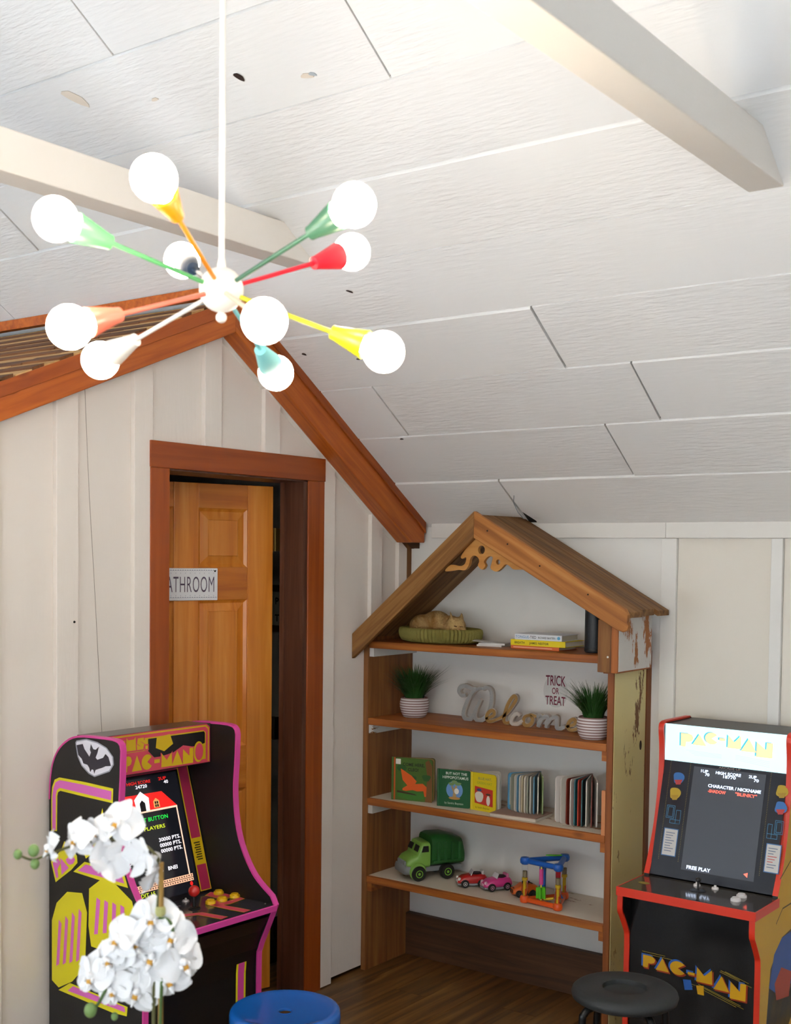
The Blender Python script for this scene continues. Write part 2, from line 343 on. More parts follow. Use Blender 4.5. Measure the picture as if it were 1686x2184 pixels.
# ------------------------------------------------------------------ ceiling (slope .672 rising from the shelf wall), planks as pieces
m = .672; Z0 = 1.905; SL = math.sqrt(1+m*m)
def cz(y): return Z0 - m*y
RY = -3.1
ceil = MB()
ceil.prism([(XL, YB+.12, cz(YB+.12)+.0125), (XL, RY, cz(RY)+.0125), (XL, RY, cz(RY)+.12), (XL, YB+.12, cz(YB+.12)+.12)], (XR-XL, 0, 0))
ceil.prism([(XL, RY, cz(RY)+.0125), (XL, YF-.2, cz(2*RY-YF+.2)+.0125), (XL, YF-.2, cz(2*RY-YF+.2)+.12), (XL, RY, cz(RY)+.12)], (XR-XL, 0, 0))
ceil = struct(ceil.build('ceiling', M_DARK))
rows = [(.09, -.219, (.655,)), (-.219, -.462, (-.9, 1.233, 3.4)), (-.462, -.703, (.401, 1.443, 3.9)), (-.703, -.943, (-1.2, 1.212, 3.2)), (-.943, -1.182, (-1.6, 2.55)),
        (-1.182, -1.423, (-1.07, 2.9)), (-1.423, -1.66, (-.6, 2.35, 4.4)), (-1.66, -1.906, (-1.8, 1.195, 3.6)), (-1.906, -2.147, (.376, 2.9)), (-2.147, -2.388, (-.8, 1.9, 4.2)),
        (-2.388, -2.63, (-1.4, 1.1, 3.3)), (-2.63, -2.87, (.2, 2.4)), (-2.87, -3.1, (-.9, 1.6, 4.0))]
def ceil_plank(x0, x1, ya, yb, t, tilt=0.0, flip=False):
    g = .0065
    ya -= g*.5; yb += g*.5; x0 += g*.5; x1 -= g*.5
    o1 = t; o2 = t+tilt
    f = (lambda y: 2*RY-y) if flip else (lambda y: y)
    P = [(x0, f(ya), cz(ya)-o1), (x0, f(yb), cz(yb)-o2), (x0, f(yb), cz(yb)+.012), (x0, f(ya), cz(ya)+.012)]
    return MB().prism(P, (x1-x0, 0, 0)).build('plank', M_CEIL, ceil)
for ri, (ya, yb, js) in enumerate(rows):
    xs = [XL]+list(js)+[XR]
    for k in range(len(xs)-1):
        t = random.uniform(-.001, .004)
        if ri == 0 and k == 1:      # corner broken off beside the shelf roof
            MB().prism([(x, y, cz(y)-.004) for x, y in ((.659, -.2155), (XR, -.2155), (XR, .087), (.702, .087), (.700, .002), (.664, -.05))], (0, 0, .016)).build('plank', M_CEIL, ceil)
            continue
        ceil_plank(xs[k], xs[k+1], ya, yb, t, random.uniform(-.002, .003))
    ceil_plank(XL, XR*.45, ya, yb, 0, 0, True); ceil_plank(XR*.45, XR, ya, yb, .001, 0, True)
# knots and flaws of the boards: thin discs let into the plank faces
def ceil_spot(x, y, rx, ry, mat, ang=0):
    pts = []
    for j in range(12):
        w = 2*PI*j/12; u = rx*math.cos(w)*(1+.2*math.sin(3*w)); v = ry*math.sin(w)*(1+.15*math.cos(2*w))
        u, v = u*math.cos(ang)-v*math.sin(ang), u*math.sin(ang)+v*math.cos(ang)
        yy = y+v/SL; pts.append((x+u, yy, cz(yy)-.0066))
    MB().prism(pts, (0, .0012*m, .0012)).build('knot', mat, ceil)
MK = plain('#2a1712', .8); MK2 = plain('#dccfc0', .8); MK3 = plain('#a9b0b6', .7)
for a in ((.742, -1.771, .017, .010, MK, .9), (.975, -1.727, .012, .006, MK3, .4), (.955, -1.727, .02, .009, MK2, .2), (.407, -1.779, .013, .006, MK2, 0), (.124, -1.844, .045, .02, MK2, .8),
          (.359, -.456, .008, .004, MK, 0), (.217, -.875, .009, .006, MK, .5), (.435, -.83, .008, .004, MK, .2), (.60, -1.09, .012, .004, MK, .6)): ceil_spot(*a)
# split fibres at the broken corner
MB().tube([(.655, .02, cz(.02)-.007), (.645, -.05, cz(-.05)-.006), (.655, -.10, cz(-.1)-.005), (.68, -.14, cz(-.14)-.005)], .0018, 5).build('crack', MK3, ceil)

# beams: horizontal ties running towards the camera side
for nm, x0 in (('beam', .448), ('beam', 2.0)):
    zb = 2.702; w = .095
    ye = -(zb-Z0)/m
    b = MB().prism([(x0, ye, zb), (x0, -(zb+.11-Z0)/m, zb+.11), (x0, 2*RY+(zb+.11-Z0)/m, zb+.11), (x0, 2*RY-ye, zb)], (w, 0, 0))
    struct(b.build(nm, M_BEAM, bevel=.004))

# ------------------------------------------------------------------ left wall: gable front of the bathroom with door opening, battens, rake boards, lath roof
GX = .045
AY, AZ = -1.19, 2.66       # ridge
sR, sL = .672, .417
def roofz(y): return AZ - sR*(y-AY) if y > AY else AZ + sL*(y-AY)
YW = -3.0
wl = MB()
def gwall(ya, yb, z0):
    ys = sorted({ya, yb} | ({AY} if ya < AY < yb else set()))
    top = [(GX-.06, y, roofz(y)-.072) for y in ys]
    wl.prism([(GX-.06, ya, z0), (GX-.06, yb, z0)]+top[::-1], (.06, 0, 0))
gwall(YW, -1.44, 0.0); gwall(-1.44, -.63, 2.085); gwall(-.63, YB+.0, 0.018)
wl = struct(wl.build('wall_left', M_WALL))
# batten boards (each its own piece)
for yc, wd in ((-2.77, .085), (-2.45, .085), (-2.115, .085), (-1.825, .085), (-1.51, .082), (-1.185, .085), (-.873, .085), (-.536, .075), (-.22, .075), (-.035, .06)):
    a, b_ = yc-wd/2, yc+wd/2
    spans = [(0.0, None)]
    if a > -1.50 and b_ < -.57: spans = [(2.131, None)]
    for z0, _ in spans:
        if yc > -.6: z0 = .004
        ys = [a, b_] if not a < AY < b_ else [a, AY, b_]
        MB().prism([(GX, a, z0), (GX, b_, z0)]+[(GX, y, roofz(y)-.08) for y in ys[::-1]], (.02, 0, 0)).build('batten', M_WALL, wl, bevel=.002)
MB().tube(spline([(GX+.001, -1.742, 2.27), (GX+.001, -1.725, 1.95), (GX+.001, -1.70, 1.6), (GX+.001, -1.672, 1.16)], 5), .0011, 4).build('crack', plain('#a0958c', .8), wl)
MB().ball((GX+.021, -1.80, 1.53), .004, 8, 6).build('nail', M_DARK, wl)
MB().box(GX, GX+.012, -.03, YB-.001, .0, 1.86).build('corner_board', M_OLDZ, wl)
# rest of the bathroom shell
sh = MB().box(-2.2, GX-.06, YW, YW+.05, 0, roofz(YW)-.04)
sh.prism([(-2.2, YW, 0), (-2.2, YB, 0), (-2.2, YB, roofz(YB)-.04), (-2.2, AY, AZ-.04), (-2.2, YW, roofz(YW)-.04)], (.05, 0, 0))
struct(sh.build('wall_bathroom', M_SWALL))
bcl = MB().prism([(-2.15, YB, roofz(YB)-.055), (-2.15, AY, AZ-.075), (-2.15, YW+.05, roofz(YW+.05)-.075), (-2.15, YW+.05, roofz(YW+.05)-.085), (-2.15, AY, AZ-.087), (-2.15, YB, roofz(YB)-.067)], (2.15-.016, 0, 0))
struct(bcl.build('ceiling_bathroom', M_SWALL))
# roof: rake boards, deck underside, spaced lath boards
rf = MB()
rf.prism([(-2.3, AY, AZ-.044), (-2.3, YB, roofz(YB)-.02), (-2.3, YB, roofz(YB)-.05), (-2.3, AY, AZ-.07), (-2.3, YW-.1, roofz(YW-.1)-.07), (-2.3, YW-.1, roofz(YW-.1)-.044)], (2.3+.10, 0, 0))
rf = struct(rf.build('roof', M_LATHD))
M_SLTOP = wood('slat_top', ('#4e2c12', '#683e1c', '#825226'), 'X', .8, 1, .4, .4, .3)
y = AY-.03; k = 0
while y > YW-.06:
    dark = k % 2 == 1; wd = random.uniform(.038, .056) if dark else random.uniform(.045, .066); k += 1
    cuts = [-2.3, random.uniform(-1.7, -1.1), random.uniform(-.9, -.3), random.uniform(-.2, .05), .152]
    for p, q in zip(cuts[:-1], cuts[1:]):
        up = random.uniform(-.002, .001) + (.003 if dark else -.001); sk = random.uniform(-.006, .006)
        P = [(p, y, roofz(y)-.04), (p, y-wd, roofz(y-wd)-.04), (p, y-wd, roofz(y-wd)-.020+up), (p, y, roofz(y)-.020+up)]
        pr = MB().prism(P, (q-p-.003, sk, sk*sL))
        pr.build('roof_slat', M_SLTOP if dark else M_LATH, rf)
    y -= wd
MB().box(-2.3, .15, AY-.03, AY+.0, AZ-.01, AZ+.028).build('ridge_board', M_RAKE, rf)
# right rake, plumb cut at the shelf wall, level cut at its foot
def rake(x0, x1, top0, bot0, slope_y0, mat, right):
    pass
XA = .145
rR = MB().prism([(XA-.075, -1.157, 2.531), (XA-.075, -.089, 1.809), (XA-.075, .012, 1.809), (XA-.075, .012, 1.902), (XA-.075, -1.157, 2.688)], (.075, 0, 0))
MB().prism([(GX, -1.157, 2.531), (GX, -.089, 1.809), (GX, .012, 1.809), (GX, .012, 1.90), (GX, -1.157, 2.65)], (.0245, 0, 0)).build('rake_backing', M_WALL, rf)
rR.build('rake_board', M_RAKER, rf, bevel=.003)
rR2 = MB().prism([(XA, -1.157, 2.640), (XA, -.046, 1.897), (XA, .012, 1.850), (XA, .012, 1.902), (XA, -1.157, 2.688)], (.008, 0, 0))
rR2.build('rake_trim', M_RAKE2R, rf, bevel=.002)
yl = -3.1
def ll(y, b): return b+sL*(y+1.157)
rL = MB().prism([(XA-.075, -1.157, 2.531), (XA-.075, -1.157, 2.648), (XA-.075, yl, ll(yl, 2.648)), (XA-.075, yl, ll(yl, 2.531))], (.075, 0, 0))
MB().prism([(GX, -1.157, 2.531), (GX, -1.157, 2.60), (GX, yl, ll(yl, 2.60)), (GX, yl, ll(yl, 2.531))], (.0245, 0, 0)).build('rake_backing', M_WALL, rf)
rL.build('rake_board', M_RAKEL, rf, bevel=.003)
rL2 = MB().prism([(XA, -1.157, 2.601), (XA, -1.157, 2.648), (XA, yl, ll(yl, 2.648)), (XA, yl, ll(yl, 2.601))], (.008, 0, 0))
rL2.build('rake_trim', M_RAKE2L, rf, bevel=.002)

# ------------------------------------------------------------------ door casing, jambs, door
FX = GX+.024
t1 = sempty('trim_1')
MB().box(GX, FX, -1.483, -1.397, 0, 2.041).build('casing_board', M_CAS, t1, bevel=.002)
MB().box(GX, FX, -.668, -.571, 0, 2.041).build('casing_board', M_CAS, t1, bevel=.002)
MB().box(GX, FX+.003, -1.485, -.569, 2.041, 2.131).build('head_casing', M_CASH, t1, bevel=.002)
MB().box(-.058, GX+.018, -.684, -.63, 0, 2.05).build('jamb', M_JAMB, t1)
MB().box(-.105, GX+.018, -1.44, -1.40, 0, 2.05).build('jamb', M_JAMB, t1)
MB().box(-.105, GX+.018, -1.42, -.66, 2.035, 2.085).build('head_jamb', M_JAMB, t1)
MB().box(-.058, -.035, -.692, -.684, 0, 2.035).build('door_stop', M_JAMB, t1)
MB().box(.020, GX+.020, -.694, -.684, 0, 2.035).build('door_stop', M_JAMB, t1)
da = math.radians(16.2)
# local frame of the door: X runs from hinge edge to latch edge, -Y faces the room
door = bpy.data.objects.new('door_1', None); COL.objects.link(door); struct(door)
ex = Vector((-math.sin(da), -math.cos(da), 0)); ez = Vector((0, 0, 1)); ey = ez.cross(ex)
dm = Matrix((ex, ey, ez)).transposed().to_4x4(); dm.translation = Vector((-.0968, -.6896, .0)); door.matrix_world = dm
# ey = ez x ex : points to (cos, -sin) i.e. towards the room (+x world)
DW = .765
f0, f1 = -.035, 0.0    # thickness, room face at y=0
def dpart(n, x0, x1, z0, z1, mat, ya=f0, yb=f1, bev=.002): return MB().box(x0, x1, ya, yb, z0, z1).build(n, mat, door, bevel=bev)
for (a, b_) in ((0, .115), (.33, .435), (DW-.115, DW)): dpart('stile', a, b_, .008, 2.02, M_DOOR)
for (z0, z1) in ((1.925, 2.02), (1.573, 1.70), (.83, 1.0), (.008, .22)):
    for (a, b_) in ((.115, .33), (.435, DW-.115)): dpart('rail', a, b_, z0, z1, M_DOORH, f0, -.0015)
for (z0, z1) in ((1.70, 1.925), (1.0, 1.573), (.22, .83)):
    for (a, b_) in ((.115, .33), (.435, DW-.115)):
        mb = MB(); e1, e2 = .012, .042
        y0, y1 = -.014, -.003
        R0 = [(a, y0+.008, z0), (b_, y0+.008, z0), (b_, y0+.008, z1), (a, y0+.008, z1)]
        R1 = [(a+e1, y0, z0+e1), (b_-e1, y0, z0+e1), (b_-e1, y0, z1-e1), (a+e1, y0, z1-e1)]
        R2 = [(a+e2, y1-.003, z0+e2), (b_-e2, y1-.003, z0+e2), (b_-e2, y1-.003, z1-e2), (a+e2, y1-.003, z1-e2)]
        R3 = [(a+e2+.003, y1, z0+e2+.003), (b_-e2-.003, y1, z0+e2+.003), (b_-e2-.003, y1, z1-e2-.003), (a+e2+.003, y1, z1-e2-.003)]
        RB = [(a, f0+.006, z0), (b_, f0+.006, z0), (b_, f0+.006, z1), (a, f0+.006, z1)]
        fs = [(4*k+j, 4*k+(j+1) % 4, 4*k+4+(j+1) % 4, 4*k+4+j) for k in range(4) for j in range(4)]
        fs += [(0, 1, 2, 3), (16, 17, 18, 19)]
        mb.add(RB+R0+R1+R2+R3, fs).build('panel', M_DOOR, door)
for zc in (1.81, 1.058, .25):
    h = MB().box(-.012, .0, -.004, .003, zc-.045, zc+.045)
    h.tube([(-.006, .004, zc-.046), (-.006, .004, zc+.046)], .006, 10)
    h = h.build('hinge', plain('#6d5a30' if zc > 1.5 else '#1c1a18', .35, .9), door)
    MB().box(-.046, -.006, .010, .013, zc-.045, zc+.045).xf(Matrix.Identity(4)).build('hinge_leaf', plain('#8a7440' if zc > 1.5 else '#1c1a18', .35, .9), door, rot=(0, 0, -.0))
# doorknob on the hidden latch side
k = MB().lathe([(.028, 0), (.028, .006), (.01, .012), (.01, .03), (.027, .04), (.029, .055), (.018, .068), (.001, .07)], 16, Mx=Matrix.Rotation(-PI/2, 4, 'X'))
k.build('doorknob', plain('#8a7440', .3, .9), door, smooth=True, loc=(DW-.06, 0, .95))

# door sign: white enamel plate reading BATHROOM
sg = bpy.data.objects.new('door_sign', None); COL.objects.link(sg)
tag(sg, 'white plate with lace edging reading BATHROOM on the wooden door', 'sign')
# local X to the right as seen from the room = towards the hinge
sx_, sz0 = .252, 1.573
fm = frame_m(door.matrix_world @ Vector((sx_+.25, .003, sz0)), -ex, ez)     # lower-left corner (left end hidden by the casing)
sg.matrix_world = fm
MB().box(0, .25, 0, .123, -.0, .006).build('plate', plain('#f8faff', .35), sg, bevel=.004)
ink = plain('#5a4a66', .5)
tm = text_mb('BATHROOM', .086, 0, 4, .60, -.0006, 1.12); xs = [v[0] for v in tm.v]
tw = max(xs)-min(xs); ss = .222/tw
tm.xf(Matrix.Translation((.012-min(xs)*ss, .032, .0064)) @ Matrix.Diagonal((ss, 1, 1, 1))).build('lettering', ink, sg, fix=False)
lace = MB()
for j in range(24):
    for (yy, s_) in ((.113, 1), (.010, -1)):
        lace.add([(.006+j*.01, yy, .0063), (.011+j*.01, yy+.004, .0063), (.016+j*.01, yy, .0063), (.011+j*.01, yy+.001, .0063)], [(0, 1, 2, 3)])
        if j % 2 == 0:
            yd = yy-s_*.009; lace.add([(.010+j*.01, yd, .0063), (.0115+j*.01, yd+.0015, .0063), (.013+j*.01, yd, .0063), (.0115+j*.01, yd-.0015, .0063)], [(0, 1, 2, 3)])
lace.build('lace_border', plain('#8a93ac', .6), sg, fix=False)['kind'] = 'stuff'
MB().lathe([(.0035, 0), (.0035, .002), (.001, .003)], 10, c=(.237, .112, .006)).build('screw', M_DARK, sg)

# bathroom interior seen through the hinge gap: framed notice on its wall
fr = thing('framed_notice', 'small white framed notice seen through the door hinge gap', 'sign', (-.715, YB-.002, 1.385))
fb = MB(); fb.box(-.11, .11, -.02, 0, 0, .03).box(-.11, .11, -.02, 0, .19, .222).box(-.11, -.08, -.02, 0, .03, .19).box(.08, .11, -.02, 0, .03, .19)
fb.build('frame', plain('#4a3420', .5), fr)
MB().box(-.08, .08, -.008, 0, .03, .19).build('sheet', plain('#e4e6dc', .6), fr)
for ch, zz_ in (('P', .13), ('T', .05)):
    text_mb(ch, .045, 0, 4, 1, .001).xf(frame_m((-.018, -.0085, zz_), (1, 0, 0), (0, 0, 1))).build('lettering', plain('#14110f', .6), fr, fix=False)

# ------------------------------------------------------------------ shelf wall
ws = struct(MB().box(XL, XR, YB, YB+.08, -.05, 2.0).build('wall_back', M_SWALL))
M_CREAM = paint('wall_panel_cream', '#e0dacf', '#e6e1d8', 'Z', .14, .5, .03)
MB().box(.07, 1.236, YB-.0015, YB, 0, 1.829).build('wall_panel', M_SWALL, ws)
for x0, x1 in ((1.298, 1.657), (1.701, 2.079), (2.131, 2.509), (2.561, 2.929), (2.981, 3.359)): MB().box(x0, x1, YB-.004, YB, 0, 1.829).build('wall_panel', M_CREAM, ws)
for x0, x1 in ((1.236, 1.297), (1.658, 1.70), (2.08, 2.13), (2.51, 2.56), (2.93, 2.98), (3.36, 3.41), (3.8, 3.85), (4.24, 4.29), (4.68, 4.73)):
    MB().box(x0, x1, YB-.02, YB, 0, 1.829).build('batten', M_SWALL, ws, bevel=.002)
for x0, x1 in ((.175, 1.2525), (1.2535, 2.9), (2.902, XR-.02)):
    MB().box(x0, x1, YB-.022, YB, 1.83, 1.8935).build('frieze_board', M_WHITEP, ws, bevel=.002)
# the walls behind and beside the camera, with their windows
wf = MB(); yq = YF
zt = 1.98
for (a, b_, c, d) in ((XL, -2.5, 0, zt), (.7, 1.5, 0, zt), (4.7, XR, 0, zt), (-2.5, .7, 0, .6), (-2.5, .7, 1.8, zt), (1.5, 4.7, 0, .6), (1.5, 4.7, 1.8, zt)): wf.box(a, b_, yq-.1, yq, c, d)
struct(wf.build('wall_front', M_SWALL))
def gable_end(name, x0, holes):
    """wall across the gable at x0..x0+.1 with rectangular holes (ya,yb,za,zb)"""
    mb = MB(); ys = sorted({YF-.1, YB+.1, RY} | {h[0] for h in holes} | {h[1] for h in holes})
    def top(y): return cz(y)+.06 if y >= RY else cz(2*RY-y)+.06
    for a, b_ in zip(ys[:-1], ys[1:]):
        hs = sorted([h for h in holes if h[0] <= a+1e-6 and h[1] >= b_-1e-6], key=lambda h: h[2]); z = 0
        for h in hs:
            if h[2] > z: mb.box(x0, x0+.1, a, b_, z, h[2])
            z = h[3]
        mb.prism([(x0, a, z), (x0, b_, z), (x0, b_, top(b_)), (x0, a, top(a))], (.1, 0, 0))
    return struct(mb.build(name, M_SWALL))
gable_end('wall_right', XR, [(-5.4, -4.4, 1.0, 2.0)])
gable_end('wall_left_end', XL-.1, [])
for n, (cx_, y_) in enumerate(((-.9, YF-.05), (3.1, YF-.05))):
    w = sempty('window_%d' % (n+1), (cx_, y_, 0)); f = MB()
    for q in (-1.6, -.025, 1.55): f.box(q, q+.05, -.03, .03, .6, 1.8)
    f.box(-1.6, 1.6, -.03, .03, .6, .64).box(-1.6, 1.6, -.03, .03, 1.76, 1.8).build('window_frame', M_WHITEP, w)
w = sempty('window_3', (XR+.05, -4.9, 0)); f = MB()
for q in (-.5, -.03, .44): f.box(-.03, .03, q, q+.06, 1.0, 2.0)
f.box(-.03, .03, -.5, .5, 1.0, 1.05).box(-.03, .03, -.5, .5, 1.95, 2.0).build('window_frame', M_WHITEP, w)
#OBJECTS
# ------------------------------------------------------------------ bookcase shaped like a little house
bc = thing('bookcase', 'weathered plank bookcase built like a little house with gable roof', 'bookcase')
MB().box(.046, .071, -.28, YB-.001, 0, 1.47).build('side_panel', M_SIDE, bc, bevel=.002)
M_YEL = chipped('cream_paint', ('#d6c682', '#dcd2a4'), ('#5e3a1c', '#7c4e28'), 'Z', .405, 11)
MB().box(1.172, 1.1965, -.28, YB-.04, 0, 1.47).build('side_panel', wood('side_right', ('#6e3a18', '#84481e', '#985826'), 'Z', .55), bc, bevel=.002)
sp_ = MB().box(1.1968, 1.199, -.272, -.012, 0, 1.345).build('paint_layer', M_YEL, bc); sp_['label'] = 'old cream paint flaking off the wood'
MB().lathe([(.009, 0), (.009, .0015)], 14, c=(1.199, -.05, 1.045), Mx=Matrix.Rotation(PI/2, 4, 'Y') @ Matrix.Diagonal((2.0, 1, 1, 1))).build('knot_hole', MK, bc)
MB().box(1.172, 1.1985, YB-.04, YB-.001, 0, 1.40).build('rear_strip', wood('side_right', ('#6e3a18', '#84481e', '#985826'), 'Z', .55), bc)
M_WORN = chipped('shelf_top', ('#d6cab6', '#e0d7c8'), ('#7a4a20', '#8e5a2a'), 'X', .41, 5)
for z, worn in ((1.395, 0), (1.073, 0), (.735, 1), (.405, 1)):
    MB().box(.0715, 1.1715, -.28, YB-.003, z-.029, z).build('shelf', M_SHELF, bc, bevel=.003)
    if worn:
        o = MB().box(.073, 1.170, -.262, YB-.004, z-.002, z+.0006).build('worn_top', M_WORN, bc); o['label'] = 'shelf top with worn cream paint'
    wh = z > .6
    MB().box(.0715, .094, -.272, YB-.003, z-.065, z-.0295).build('cleat', chipped('cleat', ('#c8c6c2', '#dddbd8'), ('#7c5028', '#8c5c30'), 'Y', .40, 9) if wh else M_SHELF, bc)
    MB().box(1.150, 1.1715, -.272, YB-.003, z-.065, z-.0295).build('cleat', M_SHELF, bc)
if True:
    x_ = 0
MB().box(1.156, 1.1715, -.279, -.262, .735, .90).build('edge_strip', plain('#d28a5a', .6), bc)
MB().box(.0715, 1.1715, .006, YB-.003, 0, .185).build('base_board', M_BASEB, bc, bevel=.003)
# roof boards: three planks on each slope
FY0, FY1 = -.362, -.338
AX, AZs = .637, 1.926
sl_l, sl_r = .842, .552
def rz_(x): return AZs-.012-(AX-x)*sl_l if x < AX else AZs-.012-(x-AX)*sl_r
ycut = [-.337, -.22, -.10, .004]
for k in range(3):
    a, b_ = ycut[k]+.001, ycut[k+1]-.001
    t = random.uniform(.018, .022)
    MB().prism([(AX, a, rz_(AX)), (.052, a, rz_(.052)), (.052, a, rz_(.052)-t*1.25), (AX, a, rz_(AX)-t*1.25)], (0, b_-a, 0)).build('roof_board', M_ROOFL, bc, bevel=.002)
    xe = 1.272 + (.006, -.004, .008)[k]
    MB().prism([(AX+.001, a, rz_(AX)), (xe, a, rz_(xe)), (xe, a, rz_(xe)-t*1.1), (AX+.001, a, rz_(AX)-t*1.1)], (0, b_-a, 0)).build('roof_board', M_ROOFR, bc, bevel=.002)
# barge boards at the front
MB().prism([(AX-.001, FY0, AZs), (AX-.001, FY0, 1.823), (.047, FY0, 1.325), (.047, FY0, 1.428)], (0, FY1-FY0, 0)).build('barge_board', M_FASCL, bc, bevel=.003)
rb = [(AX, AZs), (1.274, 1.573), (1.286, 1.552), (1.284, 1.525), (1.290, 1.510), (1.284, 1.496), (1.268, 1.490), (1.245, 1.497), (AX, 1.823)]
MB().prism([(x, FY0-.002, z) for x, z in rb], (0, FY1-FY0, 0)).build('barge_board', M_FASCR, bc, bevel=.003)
for (x, z) in ((.70, 1.85), (.79, 1.80), (1.13, 1.62), (.93, 1.72)): MB().lathe([(.003, 0), (.003, .002)], 8, c=(x, FY0-.002, z), Mx=Matrix.Rotation(PI/2, 4, 'X')).build('nail', M_DARK, bc)
# scrollwork bracket under the peak
orn = [(.635,1.835),(.567,1.761),(.567,1.743),(.586,1.749),(.581,1.724),(.558,1.714),(.516,1.719),(.488,1.694),(.526,1.696),(.549,1.7),(.582,1.699),(.6,1.721),(.606,1.744),(.622,1.756),(.641,1.748),(.646,1.733),(.641,1.717),(.66,1.702),(.675,1.718),(.668,1.733),(.686,1.752),(.706,1.751),(.704,1.733),(.698,1.71),(.71,1.699),(.727,1.696),(.745,1.707),(.763,1.723),(.78,1.719),(.798,1.706),(.82,1.705),(.842,1.713),(.735,1.79)]
def circ(x, y, r, n=14, s=1.1): return [(x+r*math.cos(2*PI*j/n), y+r*s*math.sin(2*PI*j/n)) for j in range(n)]
shape_mb([[(p.x, p.y) for p in spline([Vector(q) for q in orn]+[Vector(orn[0])], 3)[:-1]], circ(.656, 1.778, .0155), circ(.732, 1.732, .009)], .008).xf(frame_m((0, -.327, 0), (1, 0, 0), (0, 0, 1))).build('scroll_bracket', M_PINE, bc)
# boxed eave end on the right
MB().box(1.148, 1.204, -.318, -.281, 1.338, 1.53).build('eave_post', M_OLDZ, bc, bevel=.003)
MB().box(1.206, 1.232, -.325, -.04, 1.338, 1.545).build('eave_board', wood('eave', ('#8e4c1a', '#a05a22', '#b26a2c'), 'Z', .55), bc, bevel=.002)
o = MB().box(1.2321, 1.234, -.318, -.046, 1.344, 1.540).build('paint_layer', chipped('white_paint', ('#c9c6c3', '#d8d5d0'), ('#9a5a26', '#a8672e'), 'Z', .40, 8), bc); o['label'] = 'worn white paint over wood'
for x, z in ((1.190, 1.395),): MB().lathe([(.004, 0), (.004, .002), (.001, .003)], 10, c=(x, -.318, z), Mx=Matrix.Rotation(PI/2, 4, 'X')).build('screw', plain('#d8d8d4', .4, .6), bc)

# ------------------------------------------------------------------ top shelf: cat in its bed, papers, three books, speaker
ZS = 1.3955
bed = thing('cat_bed', 'oval olive green corduroy pet bed on the top shelf', 'pet bed', (.325, -.122, ZS), math.radians(-4))
prof = [(.02, .0), (.085, .0), (.098, .006), (.104, .022), (.106, .042), (.104, .056), (.099, .060), (.093, .056), (.088, .040), (.083, .018), (.06, .013), (.01, .013)]
def corr(w, i): return 1+(.03*math.cos(w*64) if 2 <= i <= 8 else 0)
MB().lathe(prof, 256, Mx=Matrix.Diagonal((1.82, 1.2, 1, 1)), mod=corr).build('rim', plain('#857c3c', .85, bump=.2, bscale=300, vary=.2), bed, smooth=60)
cat = bpy.data.objects.new('toy_cat', None); COL.objects.link(cat); cat.location = (.322, -.125, ZS+.016); cat.scale = (1.12, 1.05, 1.3)
tag(cat, 'curled up ginger plush cat asleep in the pet bed', 'toy cat')
cb = MB()
body = [((-.075, .0, .035), .05, (1.1, .95, .8)), ((-.02, .01, .044), .055, (1.15, .95, .8)), ((.045, .005, .036), .046, (1.1, 1, .85)), ((.085, -.02, .042), .036, (1.1, 1, .85)), ((.112, -.03, .030), .022, (1.1, 1, .8)), ((.062, -.045, .022), .02, (1.8, .8, .8)), ((-.02, -.05, .018), .02, (2.4, .8, .8)), ((-.09, -.035, .02), .018, (1.6, 1, .8)), ((.06, -.05, .012), .015, (2, .8, .8))]
for c, r, q in body: cb.ball(c, r, 20, 14, q)
for (x, y_) in ((.075, -.038), (.098, .0)):
    cb.add([(x-.014, y_, .066), (x+.012, y_-.01, .068), (x+.004, y_+.012, .068), (x-.002, y_-.003, .094)], [(0, 1, 2), (0, 1, 3), (1, 2, 3), (2, 0, 3)])
fur, N, L, b = base('cat_fur'); tc = N.new('ShaderNodeTexCoord'); nn = N.new('ShaderNodeTexNoise'); nn.inputs['Scale'].default_value = 9; nn.inputs['Detail'].default_value = 6; nn.inputs['Distortion'].default_value = 1.2
L.new(tc.outputs['Object'], nn.inputs['Vector']); cr = N.new('ShaderNodeValToRGB'); cr.color_ramp.elements[0].position = .35; cr.color_ramp.elements[0].color = lin('#94662f'); cr.color_ramp.elements[1].position = .65; cr.color_ramp.elements[1].color = lin('#c8a870')
L.new(nn.outputs['Fac'], cr.inputs['Fac']); L.new(cr.outputs[0], b.inputs['Base Color']); b.inputs['Roughness'].default_value = .95
n2 = N.new('ShaderNodeTexNoise'); n2.inputs['Scale'].default_value = 130; n2.inputs['Detail'].default_value = 3; L.new(tc.outputs['Object'], n2.inputs['Vector']); bp = N.new('ShaderNodeBump'); bp.inputs['Strength'].default_value = .8; bp.inputs['Distance'].default_value = .01; L.new(n2.outputs['Fac'], bp.inputs['Height']); L.new(bp.outputs['Normal'], b.inputs['Normal'])
cbo = cb.build('body', fur, cat, smooth='all'); rm = cbo.modifiers.new('remesh', 'REMESH'); rm.mode = 'VOXEL'; rm.voxel_size = .0045; rm.use_smooth_shade = True; smm = cbo.modifiers.new('smooth', 'SMOOTH'); smm.factor = .6; smm.iterations = 5
for p in (((.098, -.052, .044), (.108, -.050, .043)), ((.118, -.044, .042), (.126, -.036, .042))): MB().tube(p, .0015, 5).build('closed_eye', plain('#5a3a20', .8), cat)
MB().ball((.122, -.052, .032), .004, 8, 6, (1.3, .8, .7)).build('nose', plain('#a8604c', .6), cat)
pb = thing('paper_pile', 'small pile of white cards beside the pet bed', 'paper', (.605, -.15, ZS), math.radians(5))
for k, (dx, dz, rz, c) in enumerate(((0, 0, 0, '#e4e0dc'), (.004, .007, .15, '#d8d6d4'), (-.03, .016, .35, '#cfcac6'))):
    (MB().box(-.055, .055, -.045, .045, 0, .007 if k < 2 else .0015)).build('card', plain(c, .6), pb, loc=(dx, 0, dz), rot=(0, (0, 0, .08)[k], rz))
